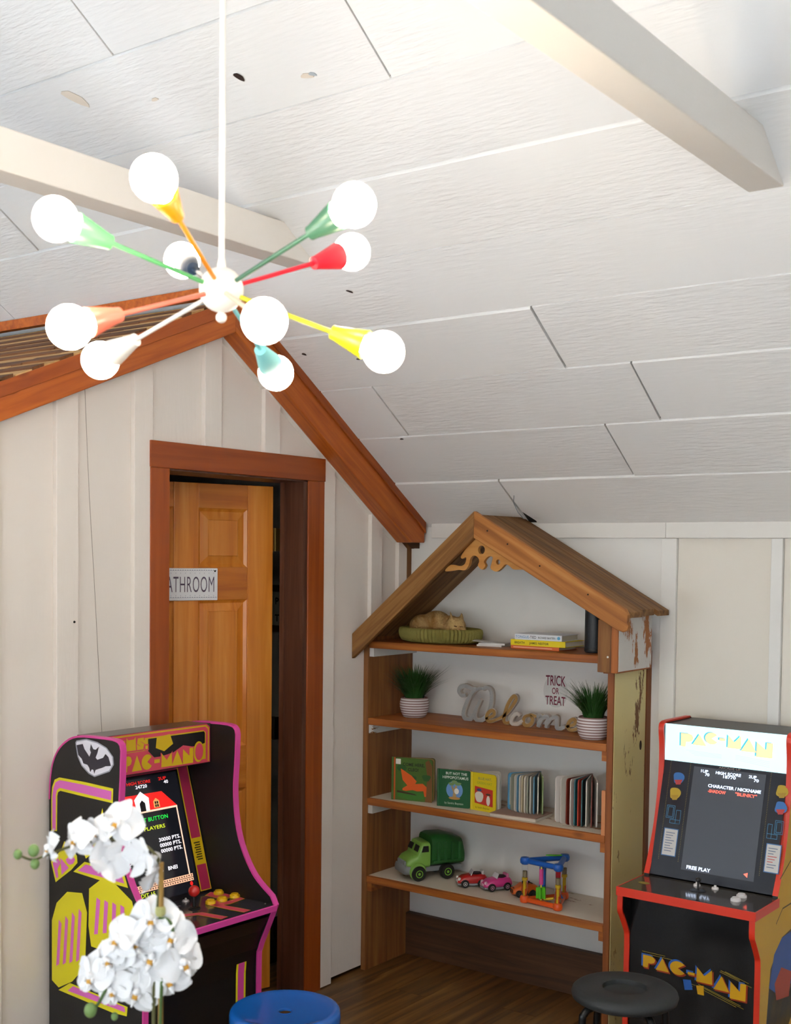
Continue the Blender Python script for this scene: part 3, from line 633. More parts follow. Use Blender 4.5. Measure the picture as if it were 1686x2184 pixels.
def hbook(name, label, loc, rz, L_, D_, T_, cover, pagec, txts, cat='book', group=None):
    """closed book lying flat, spine towards the room (-Y)"""
    t = thing(name, label, cat, loc, rz, group)
    cv = MB().box(0, L_, 0, D_, 0, .0022).box(0, L_, 0, D_, T_-.0022, T_).box(0, L_, -.001, .003, 0, T_)
    cv.build('cover', cover, t, bevel=.0008)
    MB().box(.004, L_-.004, .004, D_-.004, .0023, T_-.0023).build('pages', pagec, t)
    for (s, x, z, size, sx, c) in txts:
        text_mb(s, size, 0, 3, sx, .0002, 1.05).xf(frame_m((x, -.0014, z), (1, 0, 0), (0, 0, 1))).build('lettering', c, t, fix=False)
    return t
pgc = plain('#d9d2c2', .8)
M_WORD = plain('#2c3444', .6)
b1 = hbook('book', 'orange paperback at the bottom of the small stack', (.716, -.205, ZS), math.radians(-1), .215, .142, .014, plain('#e2703a', .5), pgc, [('A LONG COVER LINE'[:0] or ' ', .01, .004, .008, 1, M_WORD)])
bb = [c for c in b1.children if c.name.startswith('lettering')]
for c in bb: bpy.data.objects.remove(c)
MB().box(.012, .185, -.0016, -.001, .005, .009).build('title_band', plain('#f0b090', .5), b1)
hbook('book', 'yellow paperback titled BREATH in the middle of the stack', (.719, -.212, ZS+.0142), math.radians(0), .24, .152, .0225, plain('#e6cf10', .45), pgc, [('BREATH', .018, .007, .012, 1.0, plain('#4a4418', .6)), ('JAMES NESTOR', .085, .007, .012, 1.0, plain('#4a4418', .6))])
wbk = hbook('book', 'white paperback titled TONGUE-TIED on top of the stack', (.736, -.210, ZS+.0369), math.radians(1), .205, .14, .0225, plain('#dfe3ea', .45), pgc, [('TONGUE', .004, .006, .0145, .95, plain('#5b93bd', .6)), ('-TIED', .064, .006, .0145, .85, M_WORD), ('RICHARD BAXTER', .103, .007, .0105, .8, M_WORD), ('LINES', .165, .007, .009, .7, plain('#a8bccb', .6))])
MB().lathe([(.0065, 0), (.0065, .0006)], 16, c=(.192, -.0012, .0115), Mx=Matrix.Rotation(PI/2, 4, 'X')).build('publisher_disc', plain('#5aa4cc', .5), wbk)
spk = thing('speaker', 'black cylindrical portable speaker standing at the shelf end', 'speaker', (1.058, -.17, ZS))
MB().lathe([(.030, 0), (.034, .003), (.0355, .012), (.0355, .172), (.034, .182), (.028, .187), (.002, .187)], 32).build('body', plain('#1d242c', .42, bump=.15, bscale=400), spk, smooth=True)
MB().lathe([(.0357, .006), (.0362, .008), (.0362, .014), (.0357, .016)], 32).build('base_ring', plain('#0e1114', .5), spk, smooth=True)
MB().lathe([(.0357, .172), (.0361, .174), (.0361, .178), (.0345, .181)], 32).build('top_ring', plain('#0e1114', .5), spk, smooth=True)

# ------------------------------------------------------------------ second shelf: plants, welcome sign, sticker
ZS = 1.0735
M_POT = banded('pot', '#d9d2d2', '#8a6a66', 95, 'Z', .7, .58)
M_BL = plain('#2c5a22', .55, vary=.5)
def grass_plant(label, loc, h, spread, n, seed, xmin, xmax):
    rnd = random.Random(seed)
    t = thing('potted_grass', label, 'plant', loc, 0, 'potted grasses on the shelf')
    pp = [(.040, 0), (.047, .003), (.056, .02), (.062, .045), (.062, .062), (.058, .078), (.054, .084), (.051, .084), (.050, .074), (.02, .070), (.001, .070)]
    MB().lathe(pp, 36).build('pot', M_POT, t, smooth=True)
    MB().lathe([(.048, .068), (.048, .074), (.02, .078), (.001, .078)], 20).build('soil', plain('#2c2118', .9), t)
    g = MB()
    for i in range(n):
        a = rnd.uniform(0, 2*PI); r0 = .035*math.sqrt(rnd.random()); L_ = h*rnd.uniform(.55, 1.0); out = spread*rnd.uniform(.1, 1)*(.35+r0/.035*.65)
        if math.cos(a) > .05: out = min(out, xmax/math.cos(a)-r0)
        if math.cos(a) < -.05: out = min(out, xmin/-math.cos(a)-r0)
        if math.sin(a) > .05: out = min(out, .14/math.sin(a)-r0)
        w = rnd.uniform(.0018, .0032); dr = Vector((math.cos(a), math.sin(a), 0)); sd = Vector((-dr.y, dr.x, 0))
        p0 = Vector((r0*dr.x, r0*dr.y, .07)); vs = []; K = 4
        droop = rnd.uniform(0, .35)
        for k in range(K+1):
            u = k/K; c = p0+dr*out*u**1.6+Vector((0, 0, L_*(u-droop*u**3*.6))); ww = w*(1-u**2)+.0002
            vs += [c-sd*ww, c+sd*ww]
        g.add(vs, [(2*k, 2*k+1, 2*k+3, 2*k+2) for k in range(K)])
    g.build('grass_blades', M_BL, t, fix=False)['kind'] = 'stuff'
    return t
grass_plant('bushy grass plant in ribbed pot standing above the COME HERE, CLEO! book', (.203, -.13, ZS), .160, .15, 620, 1, .115, .15)
grass_plant('spiky grass plant in ribbed pot past the end of the welcome sign', (1.074, -.195, ZS), .155, .16, 420, 5, .16, .088)
for o_, lb in zip([o for o in COL.objects if o.name.startswith('potted_grass')], ()): pass
ws_ = thing('welcome_sign', 'freestanding cut-out wooden script sign reading Welcome', 'sign', (0, -.08, 0), 0)
strokes = {'W': [[(.428,1.18),(.408,1.176),(.394,1.193),(.404,1.212),(.43,1.216),(.456,1.208),(.48,1.209)], [(.51,1.213),(.473,1.203),(.442,1.166),(.420,1.116),(.419,1.090),(.435,1.078),(.458,1.088),(.482,1.13),(.500,1.166)], [(.500,1.166),(.482,1.13),(.473,1.098),(.482,1.080),(.503,1.081),(.531,1.102),(.549,1.142),(.553,1.187),(.545,1.211),(.526,1.217),(.510,1.209)]],
 'e': [[(.526,1.089),(.562,1.104),(.567,1.121),(.552,1.125),(.534,1.107),(.533,1.087),(.548,1.080),(.573,1.088)]],
 'l': [[(.573,1.088),(.621,1.115),(.664,1.169),(.668,1.188),(.655,1.190),(.63,1.154),(.614,1.103),(.617,1.083),(.632,1.081),(.648,1.092)]],
 'c': [[(.688,1.113),(.676,1.122),(.658,1.112),(.648,1.090),(.657,1.079),(.676,1.081),(.702,1.098)]],
 'o': [[(.732,1.122),(.710,1.112),(.705,1.090),(.717,1.079),(.737,1.085),(.748,1.107),(.736,1.123),(.764,1.119)]],
 'm': [[(.764,1.119),(.784,1.121),(.775,1.094),(.770,1.078)], [(.773,1.088),(.794,1.116),(.815,1.123),(.813,1.103),(.807,1.078)], [(.811,1.091),(.83,1.116),(.854,1.124),(.856,1.104),(.856,1.083),(.873,1.081),(.894,1.094)]],
 'e2': [[(.896,1.090),(.931,1.102),(.938,1.118),(.927,1.122),(.910,1.108),(.907,1.088),(.922,1.079),(.949,1.088)]]}
gold = plain('#a88248', .5, bump=.3, bscale=120, vary=.3); silver = plain('#a3a4a4', .5, bump=.25, bscale=120, vary=.2); white_s = plain('#c2bab0', .5, bump=.2, bscale=120)
edge = plain('#bdb3a8', .6)
for kx, (nm, sts) in enumerate(strokes.items()):
    back = MB(); frnt = MB()
    for si, st in enumerate(sts):
        oy = .0007*((si+kx) % 3)
        P = spline([Vector(q) for q in st], 6); w0 = .0185 if nm == 'W' else .0165
        wl_ = [w0*(.8+.3*abs(math.sin(i/len(P)*PI))) for i in range(len(P))]
        P = [Vector((p.x, p.y)) for p in P]
        ribbon(back, P, wl_, oy, .016+oy*.5); ribbon(frnt, P, [q*.80 for q in wl_], -.0030+oy, -.0001)
    o = back.build('letter', edge, ws_); f = frnt.build('letter_face', (silver, gold, gold, white_s, gold, silver, gold)[kx], o)
# sticker lettering on the wall
stk = thing('window_cling', 'clear oval sticker with dark red TRICK OR TREAT lettering', 'sticker', (.783, YB-.0022, 1.212))
ov = [(.056*math.cos(2*PI*j/28), 0, .066*math.sin(2*PI*j/28)) for j in range(28)]
MB().prism(ov, (0, -.0005, 0)).build('sheet', plain('#dededc', .25), stk)
mred = plain('#7a1838', .5)
for s, w_, z0, h in (('TRICK', .09, .022, .042), ('OR', .032, -.012, .026), ('TREAT', .092, -.056, .036)):
    t = text_mb(s, 1, 0, 3, 1, .012); xs = [v[0] for v in t.v]; ys = [v[1] for v in t.v]
    kx_ = w_/(max(xs)-min(xs)); ky_ = h/(max(ys)-min(ys))
    for i, v in enumerate(t.v):
        x = (v[0]-min(xs))*kx_-w_/2; y = (v[1]-min(ys))*ky_
        bend = (x/w_)**2*.018*(1 if s == 'TRICK' else -1 if s == 'TREAT' else 0)
        t.v[i] = (x, -.0009, z0+y+bend*(-.3 if s == 'TRICK' else .3))
    t.build('lettering', mred, stk, fix=False)

# ------------------------------------------------------------------ third shelf: board books
ZS = .7362
def board_book(label, spine, angs, w, h, colors, pagec='#d6d0c4', th=.0042, lean=0):
    """open board book standing on edge: leaves fan out from the spine; angs in degrees (0 = +X)"""
    t = thing('board_book', label, 'book', (spine[0], spine[1], ZS), 0)
    n = len(angs)
    for i, a in enumerate(angs):
        ar = math.radians(a); first, last = i == 0, i == n-1
        mb = MB()
        r = .012; pts = [(.002, 0), (w-r, 0)]+[(w-r+r*math.sin(q), r-r*math.cos(q)) for q in (.5, 1.05, PI/2)]+[(w-r+r*math.cos(q), h-r+r*math.sin(q)) for q in (.0, .5, 1.05)]+[(w-r, h), (.002, h)]
        mb.prism([(x, -th/2, z) for x, z in pts], (0, th, 0))
        c = colors[0] if first else colors[1] if last else pagec if isinstance(pagec, str) else pagec[i % len(pagec)]
        o = mb.build('cover' if first or last else 'page', plain(c, .45), t, rot=(0, 0, ar))
        if first: cov = o
        if not (first or last) and not isinstance(pagec, str):
            MB().box(.006, w-.004, -th/2-.0004, -th/2, .004, h-.004).build('printed_page', plain(pagec[(i+1) % len(pagec)], .5), o)
    spn = MB().tube([(0, 0, 0), (0, 0, h)], .006, 8).build('spine', plain(colors[0], .5), t)
    return t, cov
def flat(par, pts, c, y, name='cover_print', rough=.5):
    return MB().face([(x, y, z) for x, z in pts]).build(name, plain(c, rough), par, fix=False)
def blob(cx, cz_, rx, rz_, n=18, ph=0, wob=0): return [(cx+rx*math.cos(2*PI*j/n)*(1+wob*math.sin(3*2*PI*j/n+ph)), cz_+rz_*math.sin(2*PI*j/n)*(1+wob*math.cos(2*2*PI*j/n))) for j in range(n)]
def ctext(par, s, x, z, size, c, sx=1, y=-.0026, bold=.0): 
    return text_mb(s, size, 0, 3, sx, bold, 1.05).xf(frame_m((x, y, z), (1, 0, 0), (0, 0, 1))).build('lettering', plain(c, .6), par, fix=False)
t, cov = board_book('green board book titled COME HERE, CLEO! with orange animal', (.172, -.235), (14, 17, 20, 24, 28), .178, .178, ('#4c6b26', '#7a5a2c'), ('#6a7a3a', '#b08a4c', '#caa45c'))
Y = -.0024
flat(cov, [(0, 0), (.012, 0), (.012, .178), (0, .178)], '#c4571c', Y)
flat(cov, [(.145, .0), (.176, .0), (.176, .15), (.160, .176), (.145, .165), (.155, .10)], '#7c5226', Y)
for q in (blob(.04, .135, .022, .014), blob(.15, .10, .018, .016, wob=.2), blob(.08, .09, .025, .02, wob=.2)): flat(cov, q, '#2f5a24', Y-.0001)
flat(cov, blob(.085, .022, .065, .018), '#3f7a2a', Y-.0001)
flat(cov, [(.036, .132), (.05, .125), (.085, .105), (.108, .083), (.098, .068), (.07, .06), (.045, .085)], '#e8601c', Y-.0003)
flat(cov, [(.045, .05), (.07, .066), (.10, .072), (.135, .076), (.152, .062), (.150, .022), (.143, .022), (.138, .045), (.110, .042), (.09, .046), (.06, .04), (.045, .042)], '#e8601c', Y-.0003)
flat(cov, [(.02, .040), (.10, .030), (.11, .024), (.02, .032)], '#3a2412', Y-.0002)
flat(cov, [(.014, .150), (.036, .150), (.036, .172), (.014, .172)], '#e8e4dc', Y-.0003)
ctext(cov, 'COME HERE,', .045, .145, .018, '#1c1c12', .92, Y-.0003, .0004); ctext(cov, 'CLEO!', .068, .124, .018, '#1c1c12', .92, Y-.0003, .0004)
t, cov = board_book('dark green board book BUT NOT THE HIPPOPOTAMUS with blue disc', (.394, -.222), (12, 15, 18, 22), .142, .152, ('#1f5a34', '#c48a80'))
flat(cov, blob(.071, .070, .036, .036, 28), '#6a96cc', Y); flat(cov, [(.062, .038), (.08, .038), (.077, .06), (.083, .085), (.075, .09), (.069, .075), (.06, .088), (.056, .084), (.066, .06)], '#b59a6a', Y-.0002)
for q in (blob(.058, .094, .012, .008, wob=.2), blob(.085, .096, .014, .008, wob=.2), blob(.07, .104, .012, .006)): flat(cov, q, '#7a9a62', Y-.0003)
flat(cov, blob(.08, .066, .01, .012), '#e6e2da', Y-.0004); flat(cov, blob(.071, .037, .025, .006), '#b88a48', Y-.0003)
ctext(cov, 'BUT NOT THE', .032, .132, .0145, '#dfe6da', .95, Y-.0003, .0003); ctext(cov, 'HIPPOPOTAMUS', .018, .115, .0155, '#dfe6da', .95, Y-.0003, .0003); ctext(cov, 'by Sandra Boynton', .028, .012, .012, '#d4dcc8', .85, Y-.0003)
t, cov = board_book('yellow board book BLUE HAT, GREEN HAT standing half open', (.540, -.198), (-3, 12, 24, 34, 42, 49), .118, .152, ('#dcc41c', '#e8e0d0'))
flat(cov, [(.016, .03), (.104, .022), (.104, .09), (.016, .098)], '#c4382c', Y); flat(cov, blob(.038, .056, .02, .024, wob=.1), '#dcd4c8', Y-.0002); flat(cov, blob(.082, .045, .009, .02), '#e6dcd0', Y-.0002); flat(cov, blob(.038, .084, .012, .006), '#4a5a8c', Y-.0003); flat(cov, blob(.082, .07, .012, .004), '#4a4034', Y-.0003)
ctext(cov, 'BLUE HAT,', .032, .126, .014, '#8a8a5a', .95, Y-.0003, .0002); ctext(cov, 'GREEN HAT', .026, .108, .014, '#a8b030', .95, Y-.0003, .0002); ctext(cov, 'by Sandra Boynton', .02, .010, .010, '#5a5014', .85, Y-.0003)
t, cov = board_book('board book with blue cover fanned open, page edges outwards', (.775, -.065), (232, 243, 253, 259, 264, 269, 274, 279, 284, 290, 297, 305), .135, .148, ('#5a9ac0', '#8a9a6a'), ('#d8d2c6', '#9a9a88', '#d2ccc2', '#5a8aaa', '#d8d2c6', '#c8b898'))
flat(cov, blob(.08, .06, .03, .03, wob=.2), '#c8b82c', Y); flat(cov, blob(.09, .11, .03, .02, wob=.1), '#7ab0d0', Y-.0001)
MB().box(.002, .128, .0022, .0026, .02, .13).build('printed_page', plain('#d0c8b8', .5), cov)
t, cov = board_book('big board book with white and orange cover fanned open beside the flaking side panel', (1.0, -.052), (240, 252, 262, 268, 274, 279, 284, 290, 297, 304), .165, .178, ('#e4ddd6', '#e0d8d0'), ('#2a5a60', '#d8d2c8', '#7a2a1c', '#d8d4cc', '#2f6a74', '#b8341c'))
flat(cov, [(.10, .002), (.163, .002), (.163, .05), (.13, .045), (.10, .03)], '#d8501c', Y); flat(cov, [(.13, .018), (.155, .018), (.155, .034), (.13, .034)], '#e8d8c8', Y-.0002)
fb_ = thing('flat_board_book', 'thin pale board book lying flat under the fanned blue book', 'book', (.665, -.262, ZS), math.radians(3))
MB().box(0, .20, .0, .15, 0, .012).build('pages', plain('#cfc4b4', .7), fb_, bevel=.002)
MB().box(0, .20, 0, .15, .0121, .0142).build('cover', plain('#a88878', .6, vary=.4), fb_)
for o in list(COL.objects):      # fanned book stands on the flat one
    if o.name.startswith('board_book') and o.get('label', '').startswith('board book with blue'): o.location.z = ZS+.0146

# ------------------------------------------------------------------ fourth shelf: toys
ZS = .4062
def wheel(par, c, r, w, tyre, hub, ax='Y', sub=True):
    Mx = Matrix.Rotation(PI/2, 4, 'X')
    o = MB().lathe([(r*.55, -w/2), (r*.9, -w/2), (r, -w*.35), (r, w*.35), (r*.9, w/2), (r*.55, w/2)], 24, Mx=Mx).build('wheel', tyre, par, smooth=True, loc=c)
    MB().lathe([(r*.56, -w*.42), (r*.5, -w*.52), (r*.2, -w*.46), (r*.16, -w*.56), (.0005, -w*.56)], 20, Mx=Mx).build('hub', hub, o, smooth=True)
    MB().lathe([(r*.56, -w*.42), (r*.5, -w*.52), (r*.2, -w*.46), (r*.16, -w*.56), (.0005, -w*.56)], 20, Mx=Mx @ Matrix.Rotation(PI, 4, 'X')).build('hub', hub, o, smooth=True)
    return o
# recycling truck: local +X forward, Y left; front faces the room
tr = thing('toy_truck', 'chunky green toy truck with grey bumper on the bottom shelf', 'toy', (.278, -.118, ZS), math.atan2(-.86, -.52))
lg = plain('#7fae4a', .38); dg = plain('#1f5c26', .42); gy = plain('#84888a', .45); bk = plain('#141414', .6); lime = plain('#7cb83c', .4)
def loftx(secs):
    """secs: list of (x, [(y,z)...]) same count"""
    mb = MB(); n = len(secs[0][1]); vs = []
    for x, p in secs: vs += [(x, a, b_) for a, b_ in p]
    fs = [(i*n+j, i*n+(j+1) % n, (i+1)*n+(j+1) % n, (i+1)*n+j) for i in range(len(secs)-1) for j in range(n)]
    fs += [tuple(range(n)), tuple((len(secs)-1)*n+j for j in range(n))]
    return mb.add(vs, fs)
def rr(w, z0, z1, r, k=3):
    out = []
    for (sy, sz, a0) in ((1, 1, 0), (-1, 1, PI/2), (-1, -1, PI), (1, -1, 3*PI/2)):
        for i in range(k+1):
            a = a0+PI/2*i/k; out.append((sy*(w-r)+r*math.cos(a), (z1-r if sz > 0 else z0+r)+r*math.sin(a)))
    return out
cab = loftx([(.020, rr(.062, .05, .155, .02)), (.030, rr(.063, .05, .158, .022)), (.055, rr(.062, .05, .155, .024)), (.070, rr(.060, .05, .125, .02)), (.075, rr(.060, .048, .108, .02)), (.105, rr(.056, .045, .098, .022)), (.120, rr(.05, .045, .085, .02))])
cab.build('cab', lg, tr, smooth=50)
for s in (-1, 1):
    MB().prism([(.071, s*.012, .118), (.0715, s*.050, .118), (.0625, s*.047, .142), (.0625, s*.012, .143)], (.004, 0, .001)).build('windscreen', bk, tr)
    MB().prism([(.028, s*.0605, .118), (.060, s*.0605, .118), (.052, s*.0605, .143), (.030, s*.0605, .143)], (0, s*.003, 0)).build('side_window', bk, tr)
    MB().lathe([(.036, -.006), (.038, 0), (.034, .007), (.028, .009)], 20, Mx=Matrix.Rotation(-s*PI/2, 4, 'X'), c=(.075, s*.060, .038)).build('fender', lg, tr, smooth=True)
gr = loftx([(.098, rr(.060, .024, .06, .012)), (.128, rr(.058, .026, .064, .014)), (.134, rr(.050, .03, .058, .012))]); gr.build('bumper', gy, tr, smooth=50)
gm = MB()
for k in range(7): gm.box(.118, .1345, -.036+k*.0115, -.030+k*.0115, .056, .078)
for k in range(7):
    MB().box(.112, .128, -.037+k*.0115, -.031+k*.0115, .058, .080).build('grille_bar', gy, tr, bevel=.002)
MB().box(-.135, .09, -.045, .045, .03, .052).build('chassis', gy, tr, bevel=.004)
bed_ = loftx([(-.135, rr(.066, .06, .12, .02)), (-.125, rr(.07, .055, .165, .03)), (-.06, rr(.072, .055, .185, .035)), (.0, rr(.072, .055, .187, .035)), (.016, rr(.07, .058, .18, .03))]); bo = bed_.build('container', dg, tr, smooth=50)
for s in (-1, 1):
    for k in range(4):
        MB().box(-.115+k*.032, -.103+k*.032, s*.0725-.004, s*.0725+.004, .075, .155).build('rib', dg, bo, bevel=.002)
    MB().box(-.125, .012, s*.0725-.005, s*.0725+.005, .072, .082).build('rib', dg, bo, bevel=.002)
for (x, s) in ((.075, -1), (.075, 1), (-.055, -1), (-.055, 1)): wheel(tr, (x, s*.062, .0315), .0315, .030, bk, lime)
def toy_car(label, loc, ang, body, trim, seat, dotted):
    t = thing('toy_car', label, 'toy car', loc, ang, 'small convertible toy cars')
    bd = loftx([(-.050, rr(.019, .013, .030, .007)), (-.042, rr(.024, .010, .040, .010)), (-.025, rr(.026, .010, .043, .012)), (.005, rr(.026, .010, .041, .012)), (.030, rr(.025, .010, .037, .012)), (.044, rr(.022, .010, .030, .010)), (.050, rr(.017, .012, .024, .006))])
    bd.build('body', body, t, smooth=55)
    loftx([(-.051, rr(.020, .007, .014, .003)), (.0, rr(.0275, .006, .013, .003)), (.051, rr(.019, .007, .014, .003))]).build('bumper', plain('#8a8a90', .4), t, smooth=50)
    MB().lathe([(.017, 0), (.019, .004), (.014, .006), (.0005, .004)], 20, Mx=Matrix.Diagonal((1.1, .95, 1, 1)), c=(-.016, 0, .040)).build('cockpit', plain('#2a1a1c', .6), t, smooth=True)
    MB().box(-.040, -.030, -.016, .016, .038, .053).build('seat_back', seat, t, bevel=.004)
    MB().prism([(.006, -.019, .039), (.006, .019, .039), (-.003, .015, .055), (-.003, -.015, .055)], (.002, 0, 0)).build('windscreen', plain('#d8d4d8', .25), t)
    for s in (-1, 1): MB().ball((.045, s*.014, .027), .0062, 12, 8).build('headlamp', trim, t, smooth=True)
    MB().box(.046, .0525, -.009, .009, .016, .024).build('grille', trim, t, bevel=.002)
    for (x, s) in ((.028, -1), (.028, 1), (-.028, -1), (-.028, 1)): wheel(t, (x, s*.0245, .0135), .0135, .009, bk, trim)
    t.scale = (1.22, 1.22, 1.22)
    if dotted:
        for (x, s, z) in ((.02, -1, .03), (-.01, -1, .026), (.035, -1, .022)): MB().lathe([(.004, 0), (.004, .0012)], 10, Mx=Matrix.Rotation(PI/2, 4, 'X'), c=(x, -.0258, z)).build('dot', plain('#f0b0c8', .4), t)
    return t
toy_car('red convertible toy car with white wheels beside the truck', (.505, -.135, ZS), math.atan2(-.72, -.70), plain('#b81c1c', .3, coat=.5), plain('#d8d6d4', .35), plain('#c8c4c0', .5), False)
toy_car('pink convertible toy car with pale dots beside the red one', (.612, -.118, ZS), math.atan2(-.85, -.52), plain('#d8408c', .3, coat=.5), plain('#d8a8bc', .35), plain('#c86a94', .5), True)
# striped orange toy, partly behind the activity toy
tg = thing('toy_vehicle', 'orange toy vehicle with black tiger stripes behind the triangular activity toy', 'toy', (.745, -.125, ZS), math.atan2(-.75, -.66))
org = plain('#d8631c', .4)
loftx([(-.05, rr(.022, .012, .04, .008)), (-.02, rr(.028, .010, .052, .012)), (.012, rr(.028, .010, .050, .012)), (.030, rr(.027, .010, .036, .010)), (.050, rr(.024, .010, .030, .008))]).build('body', org, tg, smooth=50)
for k in range(5):
    x = .046-k*.016; zt_ = (.031, .034, .045, .051, .052)[k]
    for s in (-1, 1): MB().prism([(x, s*.002, zt_+.0006), (x-.005, s*.002, zt_+.0012), (x-.013, s*.019, zt_-.0005), (x-.008, s*.020, zt_-.001)], (0, 0, .0012)).build('stripe', bk, tg)
for k in range(3):
    for s in (-1, 1): MB().prism([(.0505, s*.002, .012+k*.006), (.0505, s*.002, .015+k*.006), (.0505, s*.018, .021+k*.004), (.0505, s*.018, .017+k*.004)], (.001, 0, 0)).build('stripe', bk, tg)
for (x, s) in ((.028, -1), (.028, 1), (-.028, -1), (-.028, 1)): wheel(tg, (x, s*.027, .014), .014, .012, bk, plain('#3a3a3c', .4))
MB().box(-.02, .0, -.012, .012, .052, .058).build('hatch', bk, tg, bevel=.002)
# triangular activity toy
at = thing('activity_toy', 'triangular activity toy with blue top, orange base and clear posts', 'toy', (.878, -.155, ZS))
C = [(-.080, -.055), (.075, -.07), (.018, .085)]; H = .165
blu = plain('#1c5cb8', .35); orn_ = plain('#e0561c', .35); clear, N, L, b = base('clear_plastic'); b.inputs['Transmission Weight'].default_value = 1; b.inputs['Roughness'].default_value = .05; b.inputs['IOR'].default_value = 1.12; b.inputs['Base Color'].default_value = (.95, .97, 1, 1)
def tri(z, r): return MB().tube([(*C[0], z), (*C[1], z)], r, 10).tube([(*C[1], z), (*C[2], z)], r, 10).tube([(*C[2], z), (*C[0], z)], r, 10)
for i in range(3):
    a, b2 = C[i], C[(i+1) % 3]
    MB().tube([(*a, .013), (*b2, .013)], .010, 10).build('base_bar', orn_, at, smooth=True)
    MB().tube([(*a, H), (*b2, H)], .0105, 10).build('top_bar', blu, at, smooth=True)
ye = plain('#e0b81c', .4)
for i, c in enumerate(C):
    MB().lathe([(.012, 0), (.017, .003), (.019, .014), (.017, .024), (.013, .028)], 18, c=(*c, 0)).build('foot', orn_, at, smooth=True)
    MB().lathe([(.013, H-.014), (.019, H-.008), (.020, H+.004), (.016, H+.013), (.001, H+.016)], 18, c=(*c, 0)).build('cap', blu, at, smooth=True)
    MB().lathe([(.0125, .026), (.0125, H-.012)], 18, c=(*c, 0)).build('clear_tube', clear, at, smooth=True)
    MB().lathe([(.006, .028), (.006, .085), (.010, .088), (.010, .098), (.006, .1), (.006, .125)], 12, c=(*c, 0)).build('piston', ye, at, smooth=True)
    MB().lathe([(.008, .100), (.008, .125)], 12, c=(*c, 0)).build('bead_fill', plain('#9a8a6a', .6, vary=.6), at, smooth=True)
    MB().lathe([(.0055, .026), (.0055, .055)], 10, c=(c[0]+.001, c[1], 0)).build('piston', orn_, at)
MB().box(-.048, -.022, .0, .012, .022, H-.006).build('blue_panel', blu, at, bevel=.003)
MB().box(.026, .048, -.004, .008, .022, H-.006).build('red_panel', plain('#b81c24', .4), at, bevel=.003)
MB().tube([(-.004, -.06, .015), (-.004, -.06, H-.006)], .0035, 8).build('spindle', plain('#e0d050', .4), at)
MB().tube([(-.004, -.06, .085), (-.004, -.06, H-.02)], .008, 12).build('pink_bead', plain('#d84890', .4), at)
for k in range(5):
    a = 2*PI*k/5
    MB().box(.002, .020, -.003, .003, -.022, .022).build('paddle', plain('#58b81c', .4), at, bevel=.002, loc=(-.004, -.06, .052), rot=(0, 0, a))
MB().tube([(.035, -.03, .03), (.0, -.045, .024)], .005, 8).build('rod', ye, at)
MB().lathe([(.012, 0), (.014, .004), (.006, .02), (.001, .022)], 12, c=(.035, .02, .015)).build('spinner', blu, at)
MB().prism([(.02, .06, H+.012), (.0, .03, H+.013), (-.03, .02, H+.012), (-.02, .035, H+.012)], (0, 0, .005)).build('clip', plain('#58b81c', .4), at)
#PART3
# ------------------------------------------------------------------ arcade cabinets (local X = width, -Y = front, Z up)
def lb(pts): return [(p.x, p.y) for p in spline([Vector(q) for q in pts], 4)]
def box_letter(ch, s0, s1, t0, t1):
    """chunky block letters in a (s,t) box, t downwards; returns list of polygons"""
    w, h = s1-s0, t1-t0
    def q(pts): return [(s0+a*w, t0+b_*h) for a, b_ in pts]
    if ch == 'P': return [q([(.0, 0), (.62, 0), (.88, .08), (1, .3), (.9, .52), (.66, .62), (.44, .62), (.40, 1), (.0, 1)])]
    if ch == 'A': return [q([(.5, 0), (1, 1), (0, 1)])]
    if ch == 'C':
        p = [(.5, .5)]
        for k in range(21):
            a = math.radians(38+k*(360-72)/20); p.append((.5+.5*math.cos(a), .5-.5*math.sin(a)))
        return [q(p)]
    if ch == '-': return [q([(0, 0), (1, 0), (1, 1), (0, 1)])]
    if ch == 'M': return [q([(0, 1), (.04, 0), (.5, .52), (.96, 0), (1, 1)])]
    if ch == 'N': return [q([(0, 1), (.02, 0), (.62, .50), (.64, 0), (1, 0), (.98, 1), (.70, 1)])]
    if ch == 's': return [q([(.1, 0), (.95, 0), (.95, .28), (.45, .3), (1, .55), (.85, 1), (0, 1), (0, .74), (.5, .7), (0, .45)])]
    if ch == '.': return [q([(0, 0), (1, 0), (1, 1), (0, 1)])]
class Plane:
    """(s,t) -> local point on a slanted panel from a=(d,z) to b=(d,z); t metres from a, off = distance in front"""
    def __init__(p, a, b_):
        p.a = a; e = Vector((b_[0]-a[0], b_[1]-a[1])); p.L = e.length; e.normalize(); p.e = e
        p.n = Vector((-e.y, e.x)) if (e.x-e.y) > 0 else Vector((e.y, -e.x))     # forward normal (d,z)
    def __call__(p, s_, t, off=0.0):
        d = p.a[0]+p.e.x*t+p.n.x*off; z = p.a[1]+p.e.y*t+p.n.y*off; return (s_, -d, z)
    def poly(p, par, pts, mat, off, name='print'): return MB().face([p(a, b_, off) for a, b_ in pts]).build(name, mat, par, fix=False)
    def text(p, par, s_, s0, s1, t, h, mat, off, name='lettering', bold=.0):
        tm = text_mb(s_, 1, 0, 2, 1, bold); xs = [v[0] for v in tm.v]; k = (s1-s0)/(max(xs)-min(xs)); hh = h/.72
        tm.v = [p(s0+(v[0]-min(xs))*k, t-v[1]*hh, off) for v in tm.v]
        return tm.build(name, mat, par, fix=False)
